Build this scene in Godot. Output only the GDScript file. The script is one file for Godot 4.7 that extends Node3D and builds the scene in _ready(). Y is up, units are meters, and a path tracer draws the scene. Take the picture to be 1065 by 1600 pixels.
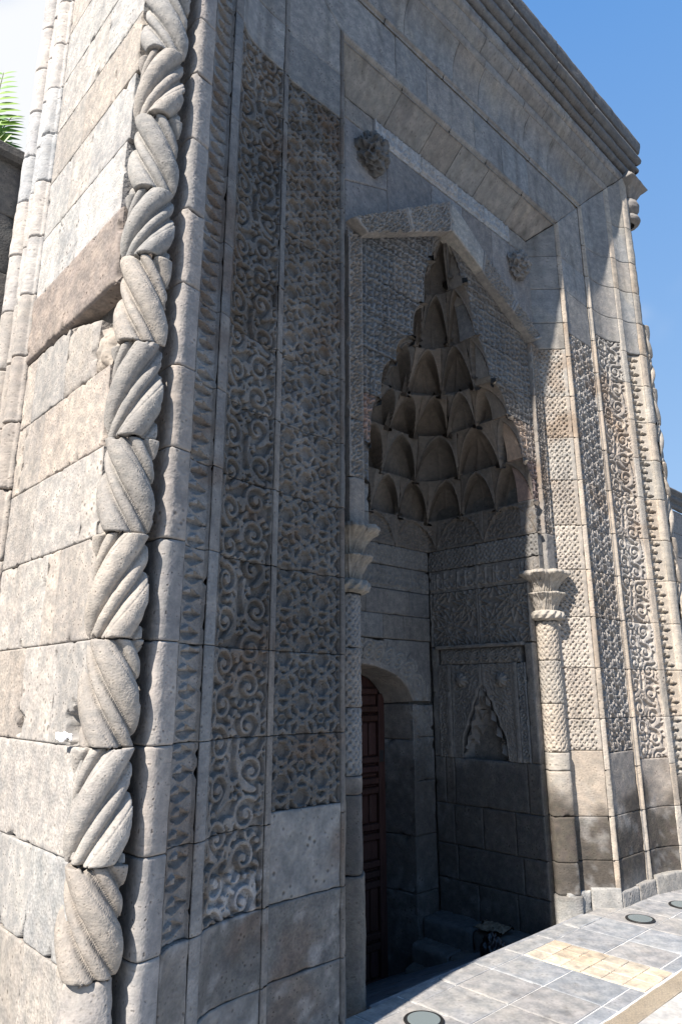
extends Node3D
# Carved stone portal seen from the pavement, close to its left corner.
# x runs along the front to the right, z out of the front, y up; x = 0 is the middle of the doorway.

const YS := [-0.12, 0.33, 0.65, 1.0, 1.40, 1.81, 2.24, 2.65, 3.05, 3.47, 3.88, 4.29, 4.70, 5.06, 5.43, 5.80, 6.17]
const NZ := -0.20          # plane of the arch inside the frame
const NB := -1.42          # back wall of the niche
const TOP := 0.92          # the frame is a little narrower along the top

var rng := RandomNumberGenerator.new()
var na := FastNoiseLite.new()
var nb := FastNoiseLite.new()
var M := {}
var taken := {}
var portal: Node3D

func _ready():
	rng.seed = 7
	na.seed = 3; na.frequency = 1.0; na.fractal_octaves = 3; na.noise_type = FastNoiseLite.TYPE_SIMPLEX_SMOOTH
	nb.seed = 11; nb.frequency = 1.0; nb.fractal_octaves = 2; nb.noise_type = FastNoiseLite.TYPE_SIMPLEX_SMOOTH
	# --- camera, sky, sun, exposure
	var cam := Camera3D.new(); cam.name = "camera"
	add_child(cam)
	var pit := deg_to_rad(14.9)
	var yaw := deg_to_rad(46.6)
	cam.fov = 73.73; cam.near = 0.05; cam.far = 600.0
	cam.position = Vector3(-4.148, 1.6, 2.815)
	cam.look_at(cam.position + Vector3(cos(yaw) * cos(pit), sin(pit), -sin(yaw) * cos(pit)), Vector3.UP)
	cam.current = true
	var we := WorldEnvironment.new(); we.name = "world_environment"
	var env := Environment.new()
	env.background_mode = Environment.BG_SKY
	env.sky = Sky.new(); env.sky.sky_material = make_sky()
	env.background_energy_multiplier = 0.49
	env.tonemap_mode = Environment.TONE_MAPPER_LINEAR
	env.tonemap_exposure = 2.15
	env.ambient_light_source = Environment.AMBIENT_SOURCE_SKY
	env.sdfgi_enabled = true; env.ssao_enabled = true; env.ssil_enabled = true
	we.environment = env
	add_child(we)
	var sun := DirectionalLight3D.new(); sun.name = "sun"
	sun.light_energy = 1.6; sun.light_color = Color(1.0, 0.965, 0.92); sun.light_angular_distance = 0.53
	sun.shadow_enabled = true
	add_child(sun)
	sun.look_at_from_position(Vector3.ZERO, Vector3(1.0, -1.0, -0.152), Vector3.UP)
	make_materials()
	# --- ground
	build_ground()
	# --- the portal
	portal = Node3D.new(); portal.name = "stone_portal"
	add_child(portal)
	portal.set_meta("label", "tall carved grey stone portal with stalactite niche over its wooden door")
	portal.set_meta("category", "portal")
	make_patterns()
	build_core()
	build_frame()
	build_side_walls()
	build_columns()
	build_cornice()
	build_arch()
	build_vault()
	build_niche()
	build_door()
	build_court_walls()
	build_small_things()

# ------------------------------------------------------------------ sky and materials
func make_sky() -> Material:
	var w := 768
	var h := 384
	var im := Image.create(w, h, false, Image.FORMAT_RGBF)
	var n := FastNoiseLite.new(); n.seed = 5; n.frequency = 1.7; n.fractal_octaves = 5
	var cdir := Vector3(0.17, 0.70, -0.69).normalized()
	for j in h:
		var th := PI * (j + 0.5) / h
		for i in w:
			var ph := TAU * (i + 0.5) / w
			var d := Vector3(sin(th) * sin(ph), cos(th), -sin(th) * cos(ph))
			var y = max(d.y, 0.0)
			var c := Color(0.46, 0.68, 0.95).lerp(Color(0.105, 0.30, 0.70), pow(clampf(y / 0.85, 0, 1), 0.8))
			c = c.lerp(Color(0.60, 0.75, 0.93), pow(1.0 - y, 9.0) * 0.8)
			if d.y < 0: c = Color(0.22, 0.21, 0.19)
			else:
				var near = max(0.0, d.dot(cdir) - 0.93) * 14.0
				var v = n.get_noise_3d(d.x * 1.3, d.y * 2.4, d.z * 1.3) + 1.05 * near - 0.42
				var k := smoothstep(0.0, 0.55, v)
				c = c.lerp(Color(0.95, 0.96, 0.97), k * 0.95)
			im.set_pixel(i, j, c)
	var m := PanoramaSkyMaterial.new()
	m.panorama = ImageTexture.create_from_image(im)
	return m

func stone_tex(seed_: int, pit: float, fine: float) -> Array:
	var s := 512
	var f := FastNoiseLite.new(); f.seed = seed_; f.frequency = 0.012; f.fractal_octaves = 5
	var a := f.get_seamless_image(s, s)
	f.frequency = 0.055; f.seed = seed_ + 1; f.fractal_octaves = 3
	var b := f.get_seamless_image(s, s)
	var c := FastNoiseLite.new(); c.seed = seed_ + 2; c.noise_type = FastNoiseLite.TYPE_CELLULAR
	c.frequency = 0.030; c.cellular_return_type = FastNoiseLite.RETURN_DISTANCE; c.fractal_type = FastNoiseLite.FRACTAL_NONE
	c.cellular_jitter = 1.0
	var g := c.get_seamless_image(s, s)
	a.convert(Image.FORMAT_L8); b.convert(Image.FORMAT_L8); g.convert(Image.FORMAT_L8)
	var da := a.get_data()
	var db := b.get_data()
	var dg := g.get_data()
	var col := PackedByteArray(); col.resize(s * s * 3)
	var hei := PackedByteArray(); hei.resize(s * s)
	for i in s * s:
		var va := da[i] / 255.0
		var vb := db[i] / 255.0
		var vg := dg[i] / 255.0
		var hole := smoothstep(0.30, 0.10, vg + 0.35 * (1.0 - va)) * pit
		var t := 0.90 + 0.24 * (va - 0.5) + 0.16 * (vb - 0.5) * fine
		t = clampf(t * (1.0 - 0.42 * hole), 0.2, 1.0)
		var warm := (va - 0.5) * 0.03
		col[i * 3] = int(255 * clampf(t + warm, 0, 1)); col[i * 3 + 1] = int(255 * t); col[i * 3 + 2] = int(255 * clampf(t - warm, 0, 1))
		hei[i] = int(255 * clampf(0.30 + 0.45 * vb * fine + 0.25 * va - 0.55 * hole, 0, 1))
	var ic := Image.create_from_data(s, s, false, Image.FORMAT_RGB8, col)
	var ih := Image.create_from_data(s, s, false, Image.FORMAT_L8, hei)
	return [ImageTexture.create_from_image(ic), ImageTexture.create_from_image(ih)]

func mat(tex, scale_: float, bump: float, rough: float, vc := true) -> StandardMaterial3D:
	var m := StandardMaterial3D.new()
	m.vertex_color_use_as_albedo = vc
	m.roughness = rough
	m.metallic_specular = 0.3
	if tex != null:
		m.albedo_texture = tex[0]
		m.heightmap_enabled = true
		m.heightmap_texture = tex[1]
		m.heightmap_scale = bump
		m.uv1_triplanar = true; m.uv1_world_triplanar = true
		m.uv1_scale = Vector3.ONE * scale_
	return m

func plain(c: Color, rough: float, metal := 0.0) -> StandardMaterial3D:
	var m := StandardMaterial3D.new()
	m.albedo_color = c.linear_to_srgb(); m.roughness = rough; m.metallic = metal
	return m

func make_materials():
	var t1 = stone_tex(21, 0.8, 1.0)
	var t2 = stone_tex(47, 0.35, 0.8)
	M.stone = mat(t1, 1.9, 0.5, 0.92)
	M.stones = [M.stone, mat(t1, 1.2, 0.7, 0.92), mat(stone_tex(77, 0.5, 1.2), 1.7, 0.5, 0.9), mat(stone_tex(93, 1.0, 0.7), 2.4, 0.4, 0.93)]
	M.carved = mat(t1, 2.9, 0.45, 0.92)
	M.paver = mat(t2, 1.3, 0.12, 0.62)
	M.concrete = mat(t2, 0.9, 0.15, 0.9)
	M.gravel = mat(t1, 9.0, 0.6, 0.9)
	M.wood = wood_mat()
	M.iron = plain(Color(0.035, 0.035, 0.037), 0.55, 0.6)
	M.glass = plain(Color(0.17, 0.20, 0.205), 0.2)
	M.bag = plain(Color(0.012, 0.010, 0.012), 0.38)
	M.rag = mat(t2, 6.0, 0.2, 0.9)
	M.paper = plain(Color(0.82, 0.82, 0.85), 0.7)
	M.leaf = plain(Color(0.10, 0.23, 0.03), 0.5)
	M.leaf.backlight_enabled = true; M.leaf.backlight = Color(0.32, 0.45, 0.08)
	M.leaf_pale = plain(Color(0.17, 0.29, 0.04), 0.5)
	M.leaf_pale.backlight_enabled = true; M.leaf_pale.backlight = Color(0.45, 0.52, 0.08)
	M.stem = plain(Color(0.16, 0.17, 0.07), 0.7)

func wood_mat() -> StandardMaterial3D:
	var s := 256
	var f := FastNoiseLite.new(); f.seed = 9; f.frequency = 0.02; f.fractal_octaves = 4
	var im := Image.create(s, s, false, Image.FORMAT_RGB8)
	var hm := Image.create(s, s, false, Image.FORMAT_L8)
	for j in s:
		for i in s:
			var v := f.get_noise_2d(i * 5.0, j * 0.35) * 0.5 + 0.5
			var k := 0.62 + 0.38 * v
			im.set_pixel(i, j, Color(k, k * 0.96, k * 0.94)); hm.set_pixel(i, j, Color(v, v, v))
	return mat([ImageTexture.create_from_image(im), ImageTexture.create_from_image(hm)], 1.6, 0.15, 0.55)

# ------------------------------------------------------------------ helpers
func numbered(par: Node, called: String) -> String:
	var key := str(par.get_instance_id()) + called
	var k: int = taken.get(key, -1) + 1
	taken[key] = k
	return called if k == 0 else "%s_%03d" % [called, k]

func put(par: Node, called: String, mesh: Mesh, m: Material) -> MeshInstance3D:
	var o := MeshInstance3D.new(); o.name = numbered(par, called); o.mesh = mesh; o.material_override = m
	par.add_child(o, true)
	return o

func part(called: String, par: Node = null) -> Node3D:
	var p: Node = portal if par == null else par
	var o := Node3D.new(); o.name = numbered(p, called); p.add_child(o, true)
	return o

func tag(o: Node, label: String, category: String, group := ""):
	o.set_meta("label", label); o.set_meta("category", category)
	if group: o.set_meta("group", group)

func lines(a: float, b: float, step: float, edge := true) -> PackedFloat32Array:
	var r := PackedFloat32Array()
	var L := b - a
	if L <= 0.0: L = 0.001
	if edge and L > 0.06:
		for e in [0.0, 0.003, 0.008, 0.016]: r.append(a + e)
		var n := maxi(1, int(ceil((L - 0.032) / step)))
		for i in range(1, n): r.append(a + 0.016 + (L - 0.032) * i / n)
		for e in [0.016, 0.008, 0.003, 0.0]: r.append(b - e)
	else:
		var n := maxi(2, int(ceil(L / step)))
		for i in n + 1: r.append(a + L * i / n)
	return r

# a 2D profile is a list of points; p_at gives the point at arc length s
func plen(p: Array) -> float:
	var t := 0.0
	for i in p.size() - 1: t += (p[i + 1] - p[i]).length()
	return t

func p_at(p: Array, s: float) -> Vector2:
	for i in p.size() - 1:
		var l: float = (p[i + 1] - p[i]).length()
		if s <= l or i == p.size() - 2: return p[i].lerp(p[i + 1], s / max(l, 1e-6))
		s -= l
	return p[-1]

func bez(a: Vector2, c: Vector2, b: Vector2, n := 10) -> Array:
	var r := []
	for i in n + 1:
		var t := float(i) / n
		r.append(a.lerp(c, t).lerp(c.lerp(b, t), t))
	return r

# grid of points swept from a profile: fr = [origin, axis a, axis b, axis v]; sh = [a0, b0, a1, b1] shears the two ends (mitres)
func grid_prof(fr: Array, prof: Array, us, vs, sh = null) -> PackedVector3Array:
	var b := PackedVector3Array(); b.resize(us.size() * vs.size())
	var v0: float = vs[0]
	var dv: float = vs[vs.size() - 1] - v0
	for i in us.size():
		var q := p_at(prof, us[i])
		var base: Vector3 = fr[0] + fr[1] * q.x + fr[2] * q.y
		for j in vs.size():
			var v: float = vs[j]
			if sh != null:
				var t := (v - v0) / dv
				v = v + (sh[0] * q.x + sh[1] * q.y) * (1.0 - t) + (sh[2] * q.x + sh[3] * q.y) * t
			b[i * vs.size() + j] = base + fr[3] * v
	return b

func grid_quad(p00: Vector3, p10: Vector3, p11: Vector3, p01: Vector3, us, vs) -> PackedVector3Array:
	var b := PackedVector3Array(); b.resize(us.size() * vs.size())
	var U: float = us[us.size() - 1] - us[0]
	var V: float = vs[vs.size() - 1] - vs[0]
	for i in us.size():
		var t: float = (us[i] - us[0]) / U
		for j in vs.size():
			b[i * vs.size() + j] = p00.lerp(p10, t).lerp(p01.lerp(p11, t), (vs[j] - vs[0]) / V)
	return b

func grid_call(f: Callable, us, vs) -> PackedVector3Array:
	var b := PackedVector3Array(); b.resize(us.size() * vs.size())
	for i in us.size():
		for j in vs.size(): b[i * vs.size() + j] = f.call(us[i], vs[j])
	return b

# One stone: a displaced, edge-worn patch with sides that run back into the wall.
# o: n (direction it faces) or to (point it faces), tone, rel, r (worn edge), rough, depth, mat, xy (relief laid by world x and y), chip
func stone(par: Node, called: String, b: PackedVector3Array, us, vs, o: Dictionary) -> MeshInstance3D:
	var nu: int = us.size()
	var nv: int = vs.size()
	var tot := nu * nv
	var tone: Color = o.get("tone", Color(0.35, 0.33, 0.31))
	var r: float = o.get("r", 0.012)
	var rough: float = o.get("rough", 0.003)
	var depth: float = o.get("depth", 0.05)
	var chip: float = o.get("chip", 0.03)
	var rel = o.get("rel")
	var ref: Vector3 = o.get("n", Vector3.ZERO)
	var to: Vector3 = o.get("to", Vector3.ZERO)
	var use_to := o.has("to")
	var xy: bool = o.get("xy", false)
	var stain: int = o.get("stain", 0)
	var nrm := PackedVector3Array(); nrm.resize(tot)
	var pos := PackedVector3Array(); pos.resize(tot)
	var col := PackedColorArray(); col.resize(tot)
	var u0: float = us[0]
	var u1: float = us[nu - 1]
	var v0: float = vs[0]
	var v1: float = vs[nv - 1]
	var flip := 1.0
	var tw := 0
	var thh := 0
	var tile: PackedFloat32Array
	if rel != null:
		tile = rel.t; tw = rel.w; thh = rel.h
	var rsu: float = rel.su if rel != null else 1.0
	var rsv: float = rel.sv if rel != null else 1.0
	var rd: float = rel.d if rel != null else 0.0
	var mg: float = rel.get("m", 0.0) if rel != null else 0.0
	var mgv: float = rel.get("mv", 0.0) if rel != null else 0.0
	var ou: float = rel.get("ou", 0.0) if rel != null else 0.0
	var ov: float = rel.get("ov", 0.0) if rel != null else 0.0
	var wear: float = o.get("wear", 0.0)
	var pits: Array = o.get("pits", [])
	var ph := rng.randf() * 40.0
	var votes := 0.0
	for a in 6:
		for c in 6:
			var i := mini(nu - 2, 1 + int((nu - 2) * (a + 0.5) / 6.0))
			var j := mini(nv - 2, 1 + int((nv - 2) * (c + 0.5) / 6.0))
			if nu < 3: i = 0
			if nv < 3: j = 0
			var p := b[i * nv + j]
			var tn := (b[(i + 1) * nv + j] - p).cross(b[i * nv + j + 1] - p)
			votes += signf(tn.dot((to - p) if use_to else ref))
	flip = 1.0 if votes >= 0.0 else -1.0
	for i in nu:
		var ia := maxi(i - 1, 0) * nv
		var ib := mini(i + 1, nu - 1) * nv
		var u: float = us[i]
		var eu := minf(u - u0, u1 - u)
		for j in nv:
			var k := i * nv + j
			var p := b[k]
			var tn := (b[ib + j] - b[ia + j]).cross(b[i * nv + mini(j + 1, nv - 1)] - b[i * nv + maxi(j - 1, 0)])
			var n := tn.normalized()
			n *= flip
			var v: float = vs[j]
			var e := minf(eu, minf(v - v0, v1 - v))
			var h := 0.0
			var big := na.get_noise_3d(p.x * 2.3 + ph, p.y * 2.3, p.z * 2.3 + ph)
			if rel != null:
				var x := u + ou
				var y := v + ov
				if xy: x = p.x + ou; y = p.y + ov
				var em := eu
				if mgv > 0.0: em = minf(eu - mg, minf(v - v0, v1 - v) - mgv) + mg
				if em > mg:
					var px := posmod(int(x / rsu * tw), tw)
					var py := posmod(int(y / rsv * thh), thh)
					h = (tile[py * tw + px] - 1.0) * rd * (1.0 - wear * clampf(big * 2.0 + 0.3, 0.0, 1.0))
			h += rough * nb.get_noise_3d(p.x * 14.0, p.y * 14.0, p.z * 14.0) + rough * 1.6 * big
			for pt in pits:
				var dp: float = p.distance_to(pt[0]) / pt[1] + 0.45 * nb.get_noise_3d(p.x * 16.0, p.y * 16.0, p.z * 16.0)
				if dp < 1.0: h -= pt[2] * smoothstep(1.0, 0.55, dp) * (1.0 + 0.5 * nb.get_noise_3d(p.x * 40.0, p.y * 40.0, p.z * 40.0))
			if r > 0.0:
				if e < 0.06 and chip > 0.0: e -= maxf(0.0, nb.get_noise_3d(p.x * 9.0 + ph, p.y * 9.0, p.z * 9.0) - 0.28) * chip
				if e < r:
					var t := 1.0 - e / r
					h -= minf(r * 0.8 * t * t, 0.035)
			nrm[k] = n
			pos[k] = p + n * h
			var f := 1.0 + 0.13 * big + 0.12 * na.get_noise_3d(p.x * 7.0, p.y * 0.7, p.z * 7.0) + 0.10 * nb.get_noise_3d(p.x * 6.0, p.y * 6.0, p.z * 6.0)
			var c := Color(tone.r * f, tone.g * f, tone.b * (f - 0.02 * big))
			if stain > 0: c = stained(p, c, stain)
			col[k] = c
	# normals of the worn surface
	var fin := PackedVector3Array(); fin.resize(tot)
	for i in nu:
		var ia := maxi(i - 1, 0) * nv
		var ib := mini(i + 1, nu - 1) * nv
		for j in nv:
			var k := i * nv + j
			var n := (pos[ib + j] - pos[ia + j]).cross(pos[i * nv + mini(j + 1, nv - 1)] - pos[i * nv + maxi(j - 1, 0)]).normalized() * flip
			fin[k] = n if n.dot(nrm[k]) > -0.2 and n.length_squared() > 0.5 else nrm[k]
	var idx := PackedInt32Array()
	idx.resize((nu - 1) * (nv - 1) * 6)
	var w := 0
	for i in nu - 1:
		for j in nv - 1:
			var a := i * nv + j
			var c2 := a + nv
			if flip > 0:
				idx[w] = a; idx[w + 1] = a + 1; idx[w + 2] = c2; idx[w + 3] = c2; idx[w + 4] = a + 1; idx[w + 5] = c2 + 1
			else:
				idx[w] = a; idx[w + 1] = c2; idx[w + 2] = a + 1; idx[w + 3] = c2; idx[w + 4] = c2 + 1; idx[w + 5] = a + 1
			w += 6
	if depth > 0.0:
		var loops := []
		var l1 := PackedInt32Array(); var l2 := PackedInt32Array(); var l3 := PackedInt32Array(); var l4 := PackedInt32Array()
		for i in nu: l1.append(i * nv); l2.append((nu - 1 - i) * nv + nv - 1)
		for j in nv: l3.append((nu - 1) * nv + j); l4.append(nv - 1 - j)
		loops = [l1, l3, l2, l4]
		for lp in loops:
			var mid: int = lp[lp.size() / 2]
			var along := (pos[lp[lp.size() - 1]] - pos[lp[0]]).normalized()
			var out := along.cross(nrm[mid]).normalized() * flip
			var s0 := pos.size()
			for k in lp:
				pos.append(pos[k]); fin.append(out); col.append(col[k])
				pos.append(b[k] - nrm[k] * depth); fin.append(out); col.append(col[k])
			for q in lp.size() - 1:
				var a: int = s0 + q * 2
				if flip > 0: idx.append_array([a, a + 2, a + 1, a + 2, a + 3, a + 1])
				else: idx.append_array([a, a + 1, a + 2, a + 2, a + 1, a + 3])
	var arr := []
	arr.resize(Mesh.ARRAY_MAX)
	arr[Mesh.ARRAY_VERTEX] = pos; arr[Mesh.ARRAY_NORMAL] = fin; arr[Mesh.ARRAY_COLOR] = col; arr[Mesh.ARRAY_INDEX] = idx
	var me := ArrayMesh.new()
	me.add_surface_from_arrays(Mesh.PRIMITIVE_TRIANGLES, arr)
	return put(par, called, me, o.get("mat", M.stones[rng.randi() % 4] if rel == null else M.carved))

# stains with shapes of their own: soot and damp on the lower stones, white bloom above it
func stained(p: Vector3, c: Color, kind: int) -> Color:
	var n := na.get_noise_3d(p.x * 1.7, p.y * 1.7, p.z * 1.7)
	var n2 := nb.get_noise_3d(p.x * 7.0, p.y * 7.0, p.z * 7.0)
	if kind == 1:      # right dado
		var k := smoothstep(0.90, 0.62, p.y + 0.35 * n + 0.05 * n2) * smoothstep(-0.1, 0.22, p.y + 0.12 * n)
		c = c.lerp(Color(0.075, 0.064, 0.054), k * 0.9)
		var bloom := smoothstep(0.34, 0.55, n2 + 0.5 * n) * smoothstep(1.3, 0.5, p.y)
		c = c.lerp(Color(0.42, 0.41, 0.40), bloom * 0.28)
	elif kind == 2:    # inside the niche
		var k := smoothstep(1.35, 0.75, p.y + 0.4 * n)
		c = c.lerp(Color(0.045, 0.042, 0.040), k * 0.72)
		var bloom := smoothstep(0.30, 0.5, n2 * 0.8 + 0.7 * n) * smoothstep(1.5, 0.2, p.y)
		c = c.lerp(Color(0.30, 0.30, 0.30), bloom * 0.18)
	elif kind == 3:    # carved panels on the left: brown and pale patches
		c = c.lerp(Color(0.17, 0.125, 0.095), smoothstep(0.12, 0.45, n) * 0.55)
		c = c.lerp(Color(0.36, 0.34, 0.32), smoothstep(0.2, 0.5, -n) * 0.4)
		var br := Vector2((p.x + 2.20) / 0.15, (p.y - 0.74) / 0.11).length() + 0.9 * n2
		c = c.lerp(Color(0.40, 0.39, 0.385), smoothstep(1.0, 0.75, br) * 0.9)
		c = c.lerp(Color(0.40, 0.39, 0.38), smoothstep(0.3, 0.5, n2) * smoothstep(1.3, 0.7, p.y) * 0.5)
	elif kind == 4:    # rusty runs on the right strips
		c = c.lerp(Color(0.30, 0.19, 0.11), smoothstep(0.15, 0.5, n + 0.1 * n2) * smoothstep(5.6, 4.8, p.y) * smoothstep(2.6, 3.6, p.y) * 0.38)
		c = c.lerp(Color(0.13, 0.11, 0.09), smoothstep(0.30, 0.55, n2 * 0.6 + n * 0.7) * 0.25)
	elif kind == 6:    # dust and dark spots on the paving
		c = c.lerp(Color(0.42, 0.40, 0.37), smoothstep(0.05, 0.5, n + 0.3 * n2) * 0.5)
		c = c.lerp(Color(0.13, 0.13, 0.13), smoothstep(0.42, 0.6, n2) * 0.5)
		c = c.lerp(Color(0.40, 0.385, 0.36), smoothstep(0.12, -0.08, p.z + 0.08 * n2) * 0.5)
	elif kind == 7:    # rain streaks and lichen on the upper stones
		var st := na.get_noise_3d(p.x * 8.0, p.y * 0.5, p.z * 8.0)
		c = c.lerp(Color(0.13, 0.125, 0.115), smoothstep(0.10, 0.55, st + 0.25 * n) * 0.5)
		c = c.lerp(Color(0.40, 0.37, 0.32), smoothstep(0.25, 0.55, n + 0.3 * n2) * 0.45)
	return c

func tone_of(base: Color, spread := 0.09) -> Color:
	var f := 1.0 + rng.randf_range(-spread, spread)
	var w := rng.randf_range(-0.045, 0.04)
	return Color(base.r * (f + w), base.g * f, base.b * (f - w))

func box(par: Node, called: String, c: Vector3, s: Vector3, m: Material, bev := 0.004, tone := Color(1, 1, 1)) -> MeshInstance3D:
	var h := s * 0.5
	var st := SurfaceTool.new()
	st.begin(Mesh.PRIMITIVE_TRIANGLES)
	st.set_smooth_group(-1)
	st.set_color(tone)
	var pt := func(sx, sy, sz, ax):
		var v := Vector3(h.x * sx, h.y * sy, h.z * sz)
		for q in 3:
			if q != ax: v[q] -= sign(v[q]) * minf(bev, h[q] * 0.9)
		return v
	var tri := func(a: Vector3, b: Vector3, d: Vector3):
		if (b - a).cross(d - a).dot(a + b + d) > 0: var t := b; b = d; d = t
		for v in [a, b, d]: st.add_vertex(v + c)
	var quad := func(a, b, d, e):
		tri.call(a, b, d); tri.call(a, d, e)
	for sg in [-1, 1]:
		quad.call(pt.call(sg, -1, -1, 0), pt.call(sg, 1, -1, 0), pt.call(sg, 1, 1, 0), pt.call(sg, -1, 1, 0))
		quad.call(pt.call(-1, sg, -1, 1), pt.call(1, sg, -1, 1), pt.call(1, sg, 1, 1), pt.call(-1, sg, 1, 1))
		quad.call(pt.call(-1, -1, sg, 2), pt.call(1, -1, sg, 2), pt.call(1, 1, sg, 2), pt.call(-1, 1, sg, 2))
		for s2 in [-1, 1]:
			quad.call(pt.call(sg, s2, -1, 0), pt.call(sg, s2, 1, 0), pt.call(sg, s2, 1, 1), pt.call(sg, s2, -1, 1))
			quad.call(pt.call(sg, -1, s2, 0), pt.call(sg, 1, s2, 0), pt.call(sg, 1, s2, 2), pt.call(sg, -1, s2, 2))
			quad.call(pt.call(-1, sg, s2, 1), pt.call(1, sg, s2, 1), pt.call(1, sg, s2, 2), pt.call(-1, sg, s2, 2))
			for s3 in [-1, 1]: tri.call(pt.call(sg, s2, s3, 0), pt.call(sg, s2, s3, 1), pt.call(sg, s2, s3, 2))
	st.generate_normals()
	return put(par, called, st.commit(), m)

# ------------------------------------------------------------------ carved patterns: height tiles, 0 = cut ground, 1 = face of the stone
func tile_new(w: int, h: int) -> Dictionary:
	var t := PackedFloat32Array(); t.resize(w * h)
	return {"t": t, "w": w, "h": h}

# a strap from a to b in pixels; wd = half width, l0 and l1 its height at the two ends
func strap(T: Dictionary, a: Vector2, b: Vector2, wd: float, l0: float, l1: float, groove := 0.0):
	var w: int = T.w
	var h: int = T.h
	var t: PackedFloat32Array = T.t
	var d := b - a
	var L := maxf(d.length(), 0.01)
	d /= L
	var soft := maxf(wd * 0.18, 1.2)
	var x0 := int(floor(minf(a.x, b.x) - wd)); var x1 := int(ceil(maxf(a.x, b.x) + wd))
	var y0 := int(floor(minf(a.y, b.y) - wd)); var y1 := int(ceil(maxf(a.y, b.y) + wd))
	for y in range(y0, y1 + 1):
		var row := posmod(y, h) * w
		for x in range(x0, x1 + 1):
			var q := Vector2(x, y) - a
			var s := q.dot(d)
			var sc := clampf(s, 0.0, L)
			var dist := (q - d * sc).length()
			if dist < wd:
				var v := lerpf(l0, l1, sc / L) * minf(1.0, (wd - dist) / soft)
				if groove > 0.0 and dist < wd * 0.22: v -= groove
				var k := row + posmod(x, w)
				if v > t[k]: t[k] = v
	T.t = t

func poly(T: Dictionary, pts: Array, wd: float, phase := 0, groove := 0.0):
	# over and under: each segment rises and falls
	for i in pts.size() - 1:
		var a: Vector2 = pts[i]
		var b: Vector2 = pts[i + 1]
		var m := a.lerp(b, 0.5)
		var hi := 1.0 if (i + phase) % 2 == 0 else 0.72
		var lo := 0.72 if (i + phase) % 2 == 0 else 1.0
		strap(T, a, m, wd, hi, lo, groove); strap(T, m, b, wd, lo, hi, groove)

func curl(T: Dictionary, c: Vector2, r0: float, r1: float, a0: float, turn: float, w0: float, w1: float, lv := 1.0):
	var n := int(maxf(8.0, absf(turn) * 5.0))
	var prev := c + Vector2(cos(a0), sin(a0)) * r0
	for i in range(1, n + 1):
		var t := float(i) / n
		var a := a0 + turn * t
		var p := c + Vector2(cos(a), sin(a)) * lerpf(r0, r1, t)
		strap(T, prev, p, lerpf(w0, w1, t), lv, lv, 0.0)
		prev = p

func arc_to(T: Dictionary, a: Vector2, b: Vector2, bulge: float, w0: float, w1: float, lv: float):
	var n := 9
	var side := (b - a).orthogonal() * bulge
	var prev := a
	for i in range(1, n + 1):
		var t := float(i) / n
		var p := a.lerp(b, t) + side * 4.0 * t * (1.0 - t)
		strap(T, prev, p, lerpf(w0, w1, t), lv, lv)
		prev = p

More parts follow.
